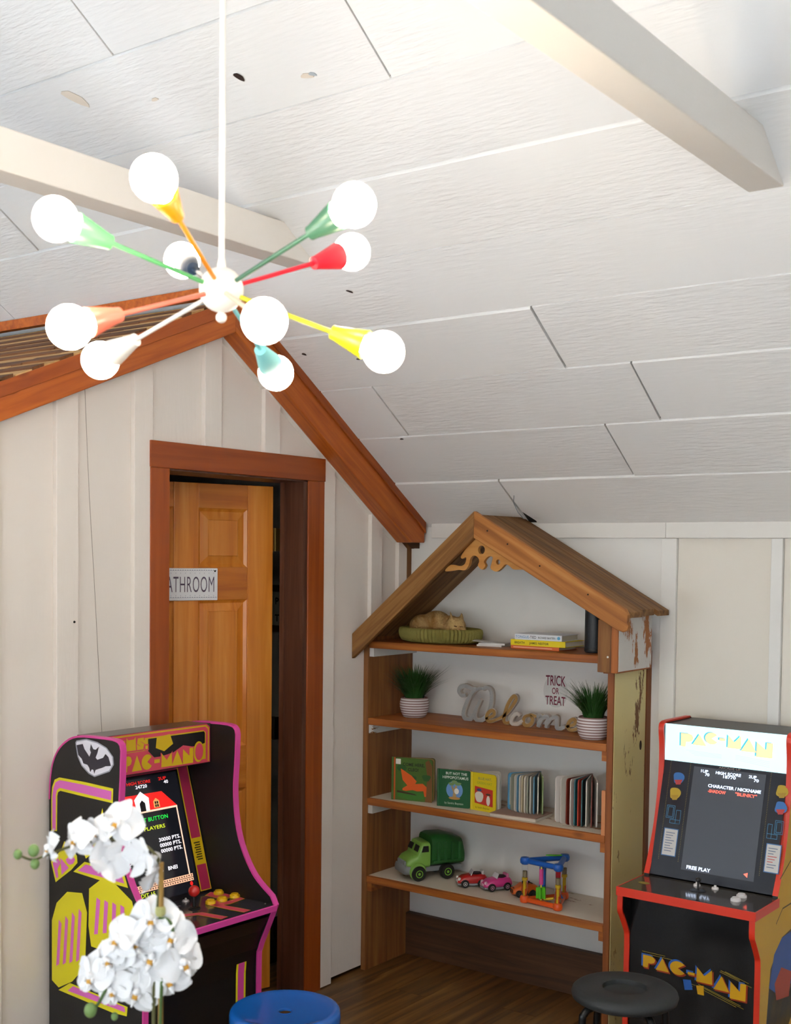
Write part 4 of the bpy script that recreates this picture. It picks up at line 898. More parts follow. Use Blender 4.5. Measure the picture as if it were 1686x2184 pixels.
def edge_trim(par, prof, s0, s1, mat, name='edge_trim', w=.004):
    """T-moulding along an open profile [(d,z)] between s0 and s1, proud by w"""
    mb = MB(); n = len(prof); P = [Vector(p) for p in prof]; vs = []
    for i in range(n):
        t = (P[min(i+1, n-1)]-P[max(i-1, 0)]).normalized(); nn_ = Vector((-t.y, t.x))
        o = P[i]+nn_*w; q = P[i]-nn_*.002
        vs += [(s0, -o.x, o.y), (s1, -o.x, o.y), (s1, -q.x, q.y), (s0, -q.x, q.y)]
    fs = [(4*i+j, 4*i+(j+1) % 4, 4*i+4+(j+1) % 4, 4*i+4+j) for i in range(n-1) for j in range(4)]+[(0, 1, 2, 3), (4*n-4, 4*n-3, 4*n-2, 4*n-1)]
    return mb.add(vs, fs).build(name, mat, par, smooth=40)

blackp = plain('#0b0b0e', .5, bump=.05, bscale=200); pink = plain('#d8459a', .4); pinkd = plain('#e06cc4', .45); yel = plain('#e4d814', .45)
ca = thing('arcade_cabinet', 'black and pink arcade cabinet standing in front of the bathroom door', 'arcade cabinet', (.05, -1.9, 0), math.radians(90-3.05))
W = .475
front = lb([(.48, .0), (.48, .43), (.487, .496), (.518, .564), (.545, .622), (.556, .648)])+lb([(.540, .675), (.463, .727), (.407, .805), (.378, .888), (.368, .990), (.374, 1.09), (.377, 1.17)])+lb([(.373, 1.186), (.360, 1.196), (.335, 1.2)])
top = lb([(.30, 1.2), (.165, 1.192), (.090, 1.160), (.045, 1.110), (.026, 1.05), (.020, .98)])
prof = [(.020, .0)]+front+top
for (a, b_) in ((0, .018), (W-.018, W)):
    MB().prism([(a, -d, z) for d, z in prof], (b_-a, 0, 0)).build('side_panel', blackp, ca)
    edge_trim(ca, front+top, a-.0005, b_+.0005, pink)
# body: back, top, kick, front door, deck, screen, marquee
MB().box(.018, W-.018, -.028, -.020, .02, 1.10).build('back_panel', blackp, ca)
MB().prism([(.018, -.254, 1.196), (.018, -.30+.16, 1.192), (.018, -.14, 1.18), (.018, -.254, 1.182)], (W-.036, 0, 0)).build('top_panel', plain('#4a4038', .3), ca)
MQ = Plane((.254, 1.196), (.254, 1.066))
MB().box(.018, W-.018, -.254, -.15, 1.066, 1.182).build('marquee', plain('#1a1210', .35), ca)
mqy = plain('#d8b414', .4); mqp = plain('#d84860', .4)
o_ = .0012
MQ.poly(ca, [(.018, .001), (.44, .001), (.454, .012), (.455, .127), (.018, .127)], mqp, o_)
MQ.poly(ca, [(.018, .004), (.437, .004), (.450, .015), (.450, .124), (.445, .124), (.445, .018), (.434, .009), (.018, .009)], mqy, o_+.0004)
MQ.poly(ca, [(.018, .020), (.425, .020), (.436, .028), (.436, .06), (.436, .115), (.40, .115), (.40, .06), (.018, .06)], mqy, o_+.0004)
MQ.poly(ca, [(.198, .024), (.428, .024), (.432, .030), (.432, .062), (.395, .072), (.34, .06), (.30, .078), (.25, .085), (.222, .085), (.198, .062)], plain('#141012', .4), o_+.0008)
Lt = [('M', .112, .150, .012, .054), ('s', .154, .182, .018, .054), ('.', .187, .196, .044, .055), ('P', .104, .134, .070, .118), ('A', .134, .174, .070, .119), ('C', .172, .216, .072, .120), ('-', .222, .244, .092, .104), ('M', .250, .294, .076, .120), ('A', .292, .338, .073, .121), ('N', .338, .382, .072, .121)]
for ch, a, b_, c, d in Lt:
    for pg in box_letter(ch, a-.004, b_+.004, c-.004, d+.004): MQ.poly(ca, pg, mqp, o_+.0012, 'lettering')
    for pg in box_letter(ch, a, b_, c, d): MQ.poly(ca, pg, mqy, o_+.0016, 'lettering')
# plain red and yellow shapes where the photograph shows drawn figures
MQ.poly(ca, blob(.405, .088, .022, .034, 20), mqy, o_+.0012); MQ.poly(ca, blob(.407, .088, .017, .028, 20), mqp, o_+.0016)
MQ.poly(ca, [(.232, .022), (.285, .018), (.298, .050), (.262, .070), (.228, .056)], mqy, o_+.0012)
SCP = Plane((.140, 1.066), (.272, .640))
MB().prism([SCP(.018, 0), SCP(.018, SCP.L), SCP(.018, SCP.L, -.02), SCP(.018, 0, -.02)], (W-.036, 0, 0)).build('bezel', plain('#15121a', .25), ca)
bp_ = plain('#b02a50', .4); gold_ = mqy
for sg_, (a, b_) in (('r', (.405, .452)), ('l', (.023, .070))):
    SCP.poly(ca, [(a, .0), (b_, .0), (b_, .435), (a, .435)], gold_, .0008); SCP.poly(ca, [(a+.004, .0), (b_-.004, .0), (b_-.004, .262), (a+.004, .262)], bp_, .0012)
    SCP.poly(ca, [(a+.004, .350), (b_-.004, .350), (b_-.004, .432), (a+.004, .432)], bp_, .0012)
    SCP.poly(ca, [(a+.006, .270), (b_-.006, .270), (b_-.006, .342), (a+.006, .342)], mqy, .0012)
    for k in range(8): SCP.poly(ca, [(a+.009+.004*(k % 2), .276+k*.0078), (b_-.012, .276+k*.0078), (b_-.012, .280+k*.0078), (a+.009+.004*(k % 2), .280+k*.0078)], plain('#2c2408', .5), .0016)
SCP.poly(ca, [(.070, .0), (.405, .0), (.405, .030), (.070, .030)], bp_, .0008)
scr = MB().prism([SCP(.080, .036, .001), SCP(.396, .036, .001), SCP(.396, .428, .001), SCP(.080, .428, .001)], Vector(SCP(0, 0, .002))-Vector(SCP(0, 0, 0))).build('screen', plain('#15161d', .12, emit=.35), ca)
def em(h, e=1.0): return plain(h, .4, emit=e)
e_ = .0038
red = em('#d81c18', .8); wht = em('#e8e4ec', .9); grn = em('#18c840', .8); ygr = em('#b8c828', .8); pnk = em('#e0b8a0', .8)
SCP.poly(scr, [(.155, .090), (.322, .092), (.374, .145), (.10, .145)], red, e_)
SCP.poly(scr, [(.100, .145), (.374, .145), (.374, .151), (.100, .151)], pnk, e_+.0003)
for a in (.100, .369): SCP.poly(scr, [(a, .151), (a+.005, .151), (a+.005, .372), (a, .372)], pnk, e_)
SCP.poly(scr, [(.237, .082), (.266, .106), (.262, .146), (.212, .146), (.208, .106)], wht, e_+.0004)
SCP.poly(scr, [(.226, .146), (.226, .120), (.237, .110), (.248, .120), (.248, .146)], plain('#101018', .4), e_+.0008)
for a in (.165, .293):
    SCP.poly(scr, [(a-.012, .141), (a-.012, .120), (a, .110), (a+.012, .120), (a+.012, .141)], em('#d8a060', .5), e_+.0004)
    for dx in (-.007, .001):
        for dt in (0, .010): SCP.poly(scr, [(a+dx, .121+dt), (a+dx+.006, .121+dt), (a+dx+.006, .129+dt), (a+dx, .129+dt)], plain('#201008', .4), e_+.0008)
for t in (.371, .383):
    SCP.poly(scr, [(.092, t), (.384, t), (.384, t+.010), (.092, t+.010)], em('#d8a888', .7), e_)
    for k in range(29): SCP.poly(scr, [(.095+k*.01, t+.003), (.100+k*.01, t+.003), (.100+k*.01, t+.007), (.095+k*.01, t+.007)], plain('#4a2818', .5), e_+.0004)
for (tx, a, b_, t, h, mt) in (('HIGH SCORE', .190, .285, .058, .010, red), ('24720', .222, .268, .072, .011, wht), ('2UP', .318, .350, .056, .010, red), ('40', .338, .356, .069, .011, wht), ('0', .168, .176, .074, .010, wht), ('PUSH START BUTTON', .130, .328, .180, .013, grn), ('1 OR 2 PLAYERS', .155, .310, .208, .012, ygr), ('30000 PTS.', .275, .362, .250, .012, wht), ('00000 PTS.', .275, .362, .268, .012, wht), ('00000 PTS.', .275, .362, .286, .012, wht), ('O BO', .13, .18, .286, .011, wht), ('NO', .13, .155, .303, .011, wht), ('01/8', .235, .27, .345, .012, wht), ('BNEI', .29, .328, .344, .012, wht), ('CREDIT 15', .130, .222, .409, .012, ygr)):
    SCP.text(scr, tx, a, b_, t, h, mt, e_+.0006, bold=.012)
SCP.poly(scr, blob(.372, .402, .006, .007, 10), red, e_)
# control deck
DK = Plane((.272, .642), (.556, .650))
MB().prism([(.018, -.272, .642), (.018, -.556, .650), (.018, -.553, .628), (.018, -.272, .610)], (W-.036, 0, 0)).build('control_deck', plain('#34343c', .22, coat=.4), ca)
MB().prism([(.010, -.5565, .650), (.010, -.5605, .648), (.010, -.5585, .630), (.010, -.553, .628)], (W-.020, 0, 0)).build('deck_trim', pink, ca)
dk_o = .0006
def band(pts, c1=mqp, c2=gold_):
    P_ = [Vector(q) for q in pts]
    for w_, mt, of in ((.034, c2, dk_o), (.028, c1, dk_o+.0004)):
        A = []; B = []
        for i in range(len(P_)):
            t = (P_[min(i+1, len(P_)-1)]-P_[max(i-1, 0)]).normalized(); n_ = Vector((-t.y, t.x)); A.append(P_[i]+n_*w_/2); B.append(P_[i]-n_*w_/2)
        for i in range(len(P_)-1): DK.poly(ca, [A[i], A[i+1], B[i+1], B[i]], mt, of+.0001*i)
band([(.44, .02), (.444, .08), (.440, .145), (.38, .150), (.335, .140)]); band([(.445, .02), (.415, .03), (.412, .10), (.34, .125), (.345, .20), (.352, .272)]); band([(.06, .15), (.20, .15), (.245, .175), (.258, .272)])
DK.poly(ca, [(.10, .06), (.27, .05), (.27, .058), (.10, .068)], plain('#6a6266', .4), dk_o)
js = MB().tube([DK(.275, .115, 0), DK(.275, .115, .04)], .006, 10).lathe([(.019, 0), (.019, .002), (.012, .006)], 20, c=DK(.275, .115, .0005)).build('joystick', plain('#101012', .4), ca)
MB().ball(DK(.275, .115, .055), .018, 24, 16).build('joystick_ball', plain('#c8201c', .25, coat=.4), ca, smooth=True)
for (a, t) in ((.440, .045), (.444, .117), (.391, .115), (.345, .112)):
    MB().lathe([(.017, 0), (.017, .006), (.0155, .009), (.012, .009), (.012, .013), (.001, .014)], 24, c=DK(a, t, .0006)).build('button', plain('#e0b414', .35), ca, smooth=45)
for (a, t) in ((.315, .028), (.245, .040)):
    MB().lathe([(.012, 0), (.010, .004), (.004, .005), (.003, .010), (.001, .011)], 16, c=DK(a, t, .0006)).build('start_button', plain('#b8b4b8', .3, .3), ca, smooth=45)
for (a, t) in ((.46, .03), (.45, .25), (.03, .03)): MB().lathe([(.003, 0), (.002, .001)], 8, c=DK(a, t, .0006)).build('screw', plain('#8a8a8a', .3, .8), ca)
MB().prism([(.018, -.535, .610), (.018, -.505, .560), (.018, -.476, .495), (.018, -.468, .43), (.018, -.468, .30), (.018, -.45, .30), (.018, -.45, .61)], (W-.036, 0, 0)).build('front_panel', plain('#0e0e10', .3), ca)
MB().box(.018, W-.018, -.464, -.45, .02, .298).build('kick_panel', plain('#0e0e10', .3), ca)
FP = Plane((.4685, .430), (.4645, .02))
FP2 = Plane((.5, .56), (.4685, .49))
for w0, w1, mt, of in ((.376, .418, yel, .0006), (.384, .410, pink, .001)): FP.poly(ca, [(w0, .0), (w1, .0), (w1, .16), (w0, .16)], mt, of); 
MB().prism([(.376, -.4688, .430), (.418, -.4688, .430), (.418, -.4718, .462), (.376, -.4718, .462)], (0, -.0006, 0)).build('print', yel, ca)
MB().prism([(.384, -.4695, .430), (.410, -.4695, .430), (.410, -.4725, .462), (.384, -.4725, .462)], (0, -.0006, 0)).build('print', pink, ca)
# decals on the left side: striped frame, lettering, bat sticker; plain yellow and pink shapes for the drawn figures
def sd(pts, mat, off, name='side_print'): return MB().face([(-off, -d, z) for d, z in pts]).build(name, mat, ca, fix=False)
sd([(.032,.881),(.033,.993),(.037,1.02),(.050,1.045),(.075,1.055),(.202,1.057),(.341,1.055),(.339,1.011),(.202,1.012),(.080,1.014),(.068,1.008),(.064,.996),(.062,.886)], yel, .0008)
sd([(.038,.884),(.039,.991),(.044,1.017),(.055,1.037),(.076,1.047),(.202,1.048),(.333,1.046),(.331,1.019),(.202,1.021),(.077,1.023),(.062,1.014),(.057,.998),(.056,.888)], pinkd, .0012)
sd([(.146,.773),(.202,.813),(.389,.816),(.411,.771),(.271,.77)], yel, .0008); sd([(.169,.78),(.208,.806),(.379,.808),(.394,.781),(.271,.781)], pinkd, .0012)
sd([(.069,.387),(.129,.423),(.41,.417),(.406,.388),(.337,.382)], yel, .0008); sd([(.117,.396),(.145,.417),(.395,.413),(.399,.398)], pinkd, .0012)
sd([(.030,.785),(.055,.724),(.136,.777),(.167,.804),(.164,.825),(.141,.844),(.1,.86),(.084,.83)], yel, .0008); sd([(.187,.854),(.209,.824),(.3,.885),(.348,.922),(.30,.945),(.29,.99),(.275,.95),(.252,.907)], yel, .0008)
for pg in ([(.040,.782),(.068,.802),(.082,.79),(.065,.767),(.070,.743),(.059,.737)], [(.087,.753),(.080,.805),(.123,.781)], [(.108,.804),(.121,.814),(.149,.818),(.156,.812),(.146,.798),(.128,.791),(.115,.795)], [(.200,.853),(.213,.835),(.25,.86),(.24,.88)], [(.262,.905),(.26,.87),(.30,.90)], [(.30,.90),(.335,.918),(.31,.925)], [(.10,.85),(.125,.86),(.12,.845)]): sd(pg, pinkd, .0013, 'side_lettering')
sd([(.156,1.172),(.162,1.179),(.212,1.189),(.266,1.185),(.31,1.173),(.341,1.149),(.344,1.126),(.324,1.103),(.251,1.078),(.222,1.084),(.187,1.104),(.167,1.13)], plain('#9a9cab', .4), .0008, 'bat_sticker')
sd([(.161,1.170),(.165,1.176),(.212,1.185),(.265,1.181),(.307,1.170),(.336,1.148),(.339,1.127),(.321,1.106),(.251,1.082),(.225,1.088),(.191,1.107),(.172,1.132)], plain('#e4e4f0', .4), .0011, 'bat_sticker')
sd([(.163,1.165),(.194,1.172),(.202,1.158),(.227,1.137),(.234,1.15),(.229,1.158),(.234,1.176),(.246,1.162),(.257,1.161),(.273,1.172),(.266,1.152),(.257,1.137),(.266,1.132),(.293,1.141),(.305,1.154),(.319,1.146),(.331,1.121),(.305,1.117),(.288,1.11),(.271,1.105),(.257,1.1),(.251,1.088),(.246,1.099),(.239,1.1),(.231,1.09),(.226,1.103),(.217,1.111),(.197,1.113),(.189,1.126),(.172,1.136)], plain('#2a2634', .5), .0014, 'bat_sticker')
# abstract stand-in: two leaning yellow slabs with pink bars
sd([(.035,.60),(.06,.66),(.115,.705),(.19,.715),(.215,.66),(.205,.49),(.14,.43),(.07,.395),(.035,.41)], yel, .0008)
sd([(.225,.735),(.285,.775),(.355,.77),(.43,.735),(.447,.68),(.40,.62),(.345,.56),(.235,.56),(.222,.62)], yel, .0009)
for k in range(4): sd([(.058+k*.034,.46+k*.012),(.074+k*.034,.47+k*.012),(.086+k*.034,.60+k*.018),(.072+k*.034,.61+k*.018)], pinkd, .0013)
for k in range(4): sd([(.25+k*.042,.60+k*.012),(.268+k*.042,.605+k*.012),(.280+k*.038,.71),(.262+k*.038,.715)], pinkd, .0013)

# ---- yellow cabinet by the shelf wall
cy = thing('arcade_cabinet', 'yellow sided arcade cabinet with red edging and lit white marquee', 'arcade cabinet', (1.371, -.012, 0), math.radians(-.77))
W2 = .478
redt = plain('#d8341c', .38); yside = plain('#d0a010', .42)
f2 = lb([(.493, 0), (.489, .35), (.489, .455), (.498, .485), (.530, .535), (.545, .560), (.546, .612)])
f3 = lb([(.346, .647), (.312, .715), (.273, .818), (.247, .95), (.241, 1.07), (.250, 1.140)])+lb([(.250, 1.152), (.244, 1.165), (.225, 1.171)])+lb([(.19, 1.172), (.02, 1.17)])
prof2 = [(.0, 0)]+f2+[(.346, .612)]+f3+[(.0, 1.16)]
for (a, b_) in ((0, .018), (W2-.018, W2)):
    MB().prism([(a, -d, z) for d, z in prof2], (b_-a, 0, 0)).build('side_panel', blackp, cy)
    MB().prism([(a-.0006 if a == 0 else b_, -d, z) for d, z in prof2], (.0006, 0, 0)).build('side_graphic', yside, cy)
    edge_trim(cy, f2, a-.0005, b_+.0005, redt); edge_trim(cy, f3, a-.0005, b_+.0005, redt)
    MB().box(a+.0181 if a == 0 else a-.0006, a+.0187 if a == 0 else a-.0001, -.34, -.01, .66, 1.16).build('inner_lining', plain('#151518', .3), cy) if False else None
MB().box(.018, W2-.018, -.012, 0, .02, 1.16).build('back_panel', plain('#141416', .4), cy)
MB().box(.018, W2-.018, -.232, -.002, 1.150, 1.164).build('top_panel', plain('#26262c', .4), cy)
MQ2 = Plane((.236, 1.168), (.236, 1.036))
MB().box(.018, W2-.018, -.232, -.19, 1.034, 1.150).build('marquee_box', plain('#1a1a22', .4), cy)
mq_ = MB().box(.019, W2-.019, -.2365, -.2325, 1.036, 1.166).build('marquee', plain('#c4ecf6', .35, emit=.60), cy)
pal = em('#f4ea9c', .62); cyn = em('#30b0c8', .55); faint = em('#a8c8c4', .6)
Lm = [('P', .080, .124, .032, .076), ('A', .124, .172, .030, .066), ('C', .170, .216, .020, .058), ('-', .222, .240, .036, .042), ('M', .252, .298, .022, .064), ('A', .300, .352, .028, .070), ('N', .354, .408, .036, .084)]
for ch, a, b_, c, d in Lm:
    for pg in box_letter(ch, a-.006, b_-.004, c-.003, d-.001): MQ2.poly(mq_, pg, cyn, .0016, 'lettering')
    for pg in box_letter(ch, a-.0015, b_+.0015, c-.0015, d+.0015): MQ2.poly(mq_, pg, em('#e0a080', .55), .0019, 'lettering')
    for pg in box_letter(ch, a, b_, c, d): MQ2.poly(mq_, pg, pal, .0022, 'lettering')
for k in range(4):
    MQ2.poly(mq_, [(.10+k*.01, .088+k*.005), (.23, .092+k*.004), (.23, .0928+k*.004), (.10+k*.01, .0888+k*.005)], faint, .0016)
    MQ2.poly(mq_, [(.28, .088+k*.005), (.40, .098+k*.006), (.40, .0988+k*.006), (.28, .0888+k*.005)], faint, .0016)
SC2 = Plane((.232, 1.036), (.338, .646))
MB().prism([SC2(.018, 0), SC2(.018, SC2.L), SC2(.018, SC2.L, -.02), SC2(.018, 0, -.02)], (W2-.036, 0, 0)).build('bezel', plain('#2c2e36', .10), cy)
lcd = MB().prism([SC2(.130, .012, .0005), SC2(.389, .012, .0005), SC2(.389, .372, .0005), SC2(.130, .372, .0005)], Vector(SC2(0, 0, .0008))-Vector(SC2(0, 0, 0))).build('screen', plain('#4c5058', .06, emit=.12), cy)
sw = em('#d4e4ff', 1.6); sr = em('#ff5a48', 1.3); of2 = .0022
for (tx, a, b_, t, h, mt) in (('1UP', .158, .184, .030, .010, sw), ('70', .174, .190, .041, .010, sw), ('HIGH SCORE', .212, .302, .030, .010, sw), ('18770', .240, .285, .041, .010, sw), ('2UP', .330, .357, .030, .010, sw), ('70', .349, .366, .041, .010, sw), ('CHARACTER / NICKNAME', .190, .378, .078, .011, sw), ('-SHADOW', .192, .256, .096, .011, sr), ('"BLINKY"', .290, .366, .095, .011, sr), ('FREE PLAY', .150, .236, .366, .012, sw)):
    SC2.text(lcd, tx, a, b_, t, h, mt, of2, bold=.015)
SC2.poly(lcd, [(.352, .352), (.366, .346), (.366, .362)], sr, of2)
SC2.text(cy, 'ARCADE UP', .220, .298, .0098, .008, plain('#9a8a84', .5), .0006)
mz = plain('#3a8ab8', .4); dot = plain('#a8983c', .5)
def ring_rect(a, b_, c, d, w_=.0014):
    for r_ in ([(a, c), (b_, c), (b_, c+w_), (a, c+w_)], [(a, d-w_), (b_, d-w_), (b_, d), (a, d)], [(a, c), (a+w_, c), (a+w_, d), (a, d)], [(b_-w_, c), (b_, c), (b_, d), (b_-w_, d)]): SC2.poly(cy, r_, mz, .0008, 'maze_line')
for a, b_, c, d in ((.050, .080, .158, .203), (.055, .075, .163, .198), (.086, .104, .172, .220), (.066, .104, .206, .220), (.438, .467, .159, .204), (.443, .462, .164, .199), (.414, .430, .174, .222), (.414, .450, .206, .222)): ring_rect(a, b_, c, d)
card = plain('#c8c6c4', .5); cin = plain('#5a6a8a', .5)
for (a, b_) in ((.050, .104), (.417, .469)):
    SC2.poly(cy, [(a, .238), (b_, .238), (b_, .334), (a, .334)], plain('#3a6aa0', .5), .0008, 'card'); SC2.poly(cy, [(a+.003, .241), (b_-.003, .241), (b_-.003, .331), (a+.003, .331)], card, .0012, 'card')
    for k in range(8): SC2.poly(cy, [(a+.009, .252+k*.009), (b_-.012-.006*(k % 3), .252+k*.009), (b_-.012-.006*(k % 3), .2545+k*.009), (a+.009, .2545+k*.009)], plain('#c04a48', .5) if a > .3 and 2 < k < 6 else cin, .0016, 'card_line')
dd = MB()
for k in range(60):
    for (sa) in (.1155, .4045, .042, .4725): dd.add([SC2(sa, .004+k*.0058, .0008), SC2(sa+.0016, .004+k*.0058, .0008), SC2(sa+.0016, .0056+k*.0058, .0008), SC2(sa, .0056+k*.0058, .0008)], [(0, 1, 2, 3)])
dd.build('dotted_line', dot, cy, fix=False)['kind'] = 'stuff'
# plain blue and yellow patches where the bezel shows drawn figures
for (a, t, c) in ((.078, .060, '#2c6ab0'), (.072, .115, '#b89a20'), (.448, .060, '#b89a20'), (.450, .115, '#2c6ab0')): SC2.poly(cy, blob(a, t, .020, .023, 22, a*30, .14), plain(c, .5), .0008, 'patch'); SC2.poly(cy, [(a-.014, t+.008), (a+.016, t+.004), (a+.010, t+.022), (a-.006, t+.024)], plain('#b83c3c' if c == '#2c6ab0' else '#a8861c', .5), .0012, 'patch')
# deck
MB().box(0, W2, -.548, -.335, .612, .6405).build('control_deck', plain('#46423e', .12, coat=.6), cy, bevel=.002)
MB().box(-.002, W2+.002, -.553, -.5485, .611, .641).build('deck_trim', redt, cy, bevel=.001)
MB().box(W2+.0005, W2+.004, -.552, -.34, .611, .641).build('deck_trim', redt, cy, bevel=.001)
MB().box(-.004, -.0005, -.552, -.34, .611, .641).build('deck_trim', redt, cy, bevel=.001)
MB().lathe([(.026, 0), (.026, .001), (.022, .002), (.018, .0025)], 28, c=(.234, -.425, .6406)).build('joystick_washer', plain('#141416', .4), cy, smooth=True)
MB().tube([(.234, -.425, .64), (.235, -.425, .672)], .004, 10).ball((.235, -.425, .678), .009, 18, 12).build('joystick', plain('#1c1c20', .3, coat=.4), cy, smooth=True)
for (x, y) in ((.378, .405), (.380, .460)):
    MB().lathe([(.017, 0), (.017, .005), (.0155, .008), (.012, .008), (.012, .012), (.001, .013)], 24, c=(x, -y, .6406)).build('button', plain('#d8d4d4', .35), cy, smooth=45)
for (x, y) in ((.205, .365), (.270, .365)):
    MB().lathe([(.012, 0), (.011, .005), (.005, .006), (.004, .012), (.001, .013)], 18, c=(x, -y, .6406)).build('start_button', plain('#dcd8d8', .3), cy, smooth=45)
for (x, y) in ((.05, .45),): MB().lathe([(.020, 0), (.020, .0006)], 20, c=(x, -y, .6406), Mx=Matrix.Diagonal((1, .7, 1, 1))).build('print', plain('#c8a060' if x > .1 else '#8a7a2c', .5), cy)
MB().box(.018, W2-.018, -.486, -.47, .02, .614).build('front_panel', plain('#0d0d0f', .22), cy)
FR = Plane((.4862, .614), (.4862, .02))
lr = [('P', .070, .115, .208, .25), ('A', .117, .165, .206, .25), ('C', .168, .226, .205, .251), ('-', .232, .256, .232, .241), ('M', .262, .318, .210, .258), ('A', .322, .376, .222, .270), ('N', .378, .432, .232, .288)]
bl_ = plain('#2a62b8', .45); rd_ = plain('#9a3010', .45); yl_ = plain('#d8a414', .45)
for ch, a, b_, c, d in lr:
    for pg in box_letter(ch, a-.006, b_-.005, c-.005, d-.003): FR.poly(cy, pg, bl_, .0008, 'lettering')
    for pg in box_letter(ch, a+.003, b_+.006, c+.002, d+.005): FR.poly(cy, pg, rd_, .0012, 'lettering')
    for pg in box_letter(ch, a, b_, c, d): FR.poly(cy, pg, yl_, .0016, 'lettering')
for (a, b_, t0, t1) in ((.066, .15, .196, .197), (.066, .175, .203, .204), (.345, .41, .203, .222), (.342, .45, .208, .237), (.36, .44, .204, .226), (.27, .415, .266, .305), (.29, .425, .275, .313), (.29, .40, .282, .312), (.22, .26, .268, .272), (.22, .25, .276, .278)):
    FR.poly(cy, [(a, t0), (b_, t1), (b_, t1+.0016), (a, t0+.0016)], plain('#a8902c', .5), .0008, 'speed_line')
FR.poly(cy, [(.215, .262), (.243, .258), (.25, .29), (.222, .296)], bl_, .0009, 'patch'); FR.poly(cy, [(.262, .272), (.288, .268), (.29, .30), (.268, .30)], yl_, .0009, 'patch')
# right flank decals
def sr_(pts, mat, off): MB().face([(W2+off, -d, z) for d, z in pts]).build('side_print', mat, cy, fix=False)
sr_([(.40,.42),(.30,.50),(.10,.52),(.05,.30),(.25,.16),(.43,.22)], plain('#3a3c44', .5), .0006)
sr_([(.37,.46),(.30,.50),(.12,.50),(.10,.34),(.30,.30),(.41,.36)], plain('#2c56a0', .5), .0009)
sr_([(.36,.36),(.30,.40),(.20,.36),(.22,.28),(.34,.30)], plain('#b03c28', .5), .0012)
for pg in ([(.36, .56), (.30, .60), (.12, .60), (.12, .595), (.30, .595), (.357, .557)], [(.33, .70), (.15, .78), (.15, .785), (.332, .705)]): sr_(pg, plain('#4a3a10', .5), .0008)

# ------------------------------------------------------------------ stools
st = thing('metal_stool', 'glossy blue metal stool beside the pink edged arcade cabinet', 'stool', (.885, -1.708, 0), .35)
mblue = plain('#1262ba', .25, coat=.5)
MB().lathe([(.020, .440), (.10, .441), (.135, .446), (.148, .450), (.156, .446), (.160, .436), (.160, .400), (.1575, .400), (.157, .434), (.148, .442), (.10, .436), (.020, .435)], 48, cap=False).build('seat', mblue, st, smooth=50)
MB().lathe([(.0195, .4405), (.0225, .4412), (.0225, .434), (.0195, .434)], 32, cap=False).build('seat_hole_rim', mblue, st, smooth=True)
for k in range(4):
    a = PI/4+k*PI/2; c, s_ = math.cos(a), math.sin(a)
    def lp(r, z, w): return [(r*c-s_*w, r*s_+c*w, z), (r*c+s_*w, r*s_-c*w, z)]
    A, B = lp(.150, .42, .020), lp(.205, .006, .013)
    lg_ = MB().prism([A[0], A[1], B[1], B[0]], (-.012*c, -.012*s_, 0)).build('leg', mblue, st, bevel=.003)
    MB().lathe([(.013, 0), (.014, .012), (.01, .016)], 12, c=(.199*c, .199*s_, 0)).build('foot_cap', plain('#181818', .7), st)
    MB().ball((.162*c, .162*s_, .418), .004, 8, 6).build('rivet', plain('#b8b8c0', .3, .9), st)
for k in range(4):
    a, b_ = PI/4+k*PI/2, PI/4+(k+1)*PI/2; r = .180
    MB().tube([(r*math.cos(a), r*math.sin(a), .17), (r*math.cos(b_), r*math.sin(b_), .17)], .006, 8).build('brace', mblue, st)
sb = thing('padded_stool', 'matte black stool with round dished seat near the yellow cabinet', 'stool', (1.58, -.943, 0), .1)
mblk = plain('#2a2e30', .6, bump=.08, bscale=200)
MB().lathe([(.001, .432), (.030, .431), (.034, .433), (.063, .434), (.066, .436), (.0675, .4495), (.072, .4515), (.135, .450), (.150, .447), (.158, .440), (.161, .430), (.158, .418), (.148, .412), (.02, .412)], 56).build('seat', mblk, sb, smooth=45)
for k in range(4):
    a = PI/4+.15+k*PI/2; c, s_ = math.cos(a), math.sin(a)
    pth = spline([(.02*c, .02*s_, .402), (.11*c, .11*s_, .402), (.142*c, .142*s_, .385), (.150*c, .150*s_, .34), (.166*c, .166*s_, .008)], 4)
    MB().tube(pth, .0115, 12).build('leg', plain('#16181a', .3, .4), sb, smooth=True)
    MB().lathe([(.014, 0), (.014, .02), (.012, .024)], 12, c=(.166*c, .166*s_, 0)).build('foot_cap', plain('#101010', .7), sb)

# ------------------------------------------------------------------ round table with orchid in the foreground
tb = thing('pedestal_table', 'round wooden pedestal table under the orchid', 'table', (1.60, -2.93, 0))
MB().lathe([(.001, .675), (.27, .675), (.285, .682), (.285, .695), (.275, .70), (.001, .70)], 48).build('table_top', wood('table', ('#5a3a1c', '#6e4a26', '#7e5830'), 'X', .4), tb, smooth=40)
MB().tube([(0, 0, .03), (0, 0, .676)], .03, 16).build('pedestal', plain('#1c1a18', .4), tb, smooth=True)
MB().lathe([(.18, 0), (.18, .012), (.05, .03), (.03, .04)], 32).build('foot', plain('#1c1a18', .4), tb, smooth=True)
orc = thing('potted_orchid', 'white moth orchid tied to a bamboo stake under the pendant lamp', 'plant', (1.634, -2.885, .7005))
ob_ = Vector((1.634, -2.885, .7005))
MB().lathe([(.045, 0), (.05, .004), (.066, .11), (.068, .125), (.062, .125), (.058, .108), (.001, .105)], 32).build('pot', plain('#d8d4cc', .35), orc, smooth=40)
MB().lathe([(.059, .104), (.05, .112), (.001, .115)], 20).build('bark', plain('#4a3220', .9, bump=.6, bscale=60), orc)
def V(x, y, z): return Vector((x, y, z))-ob_
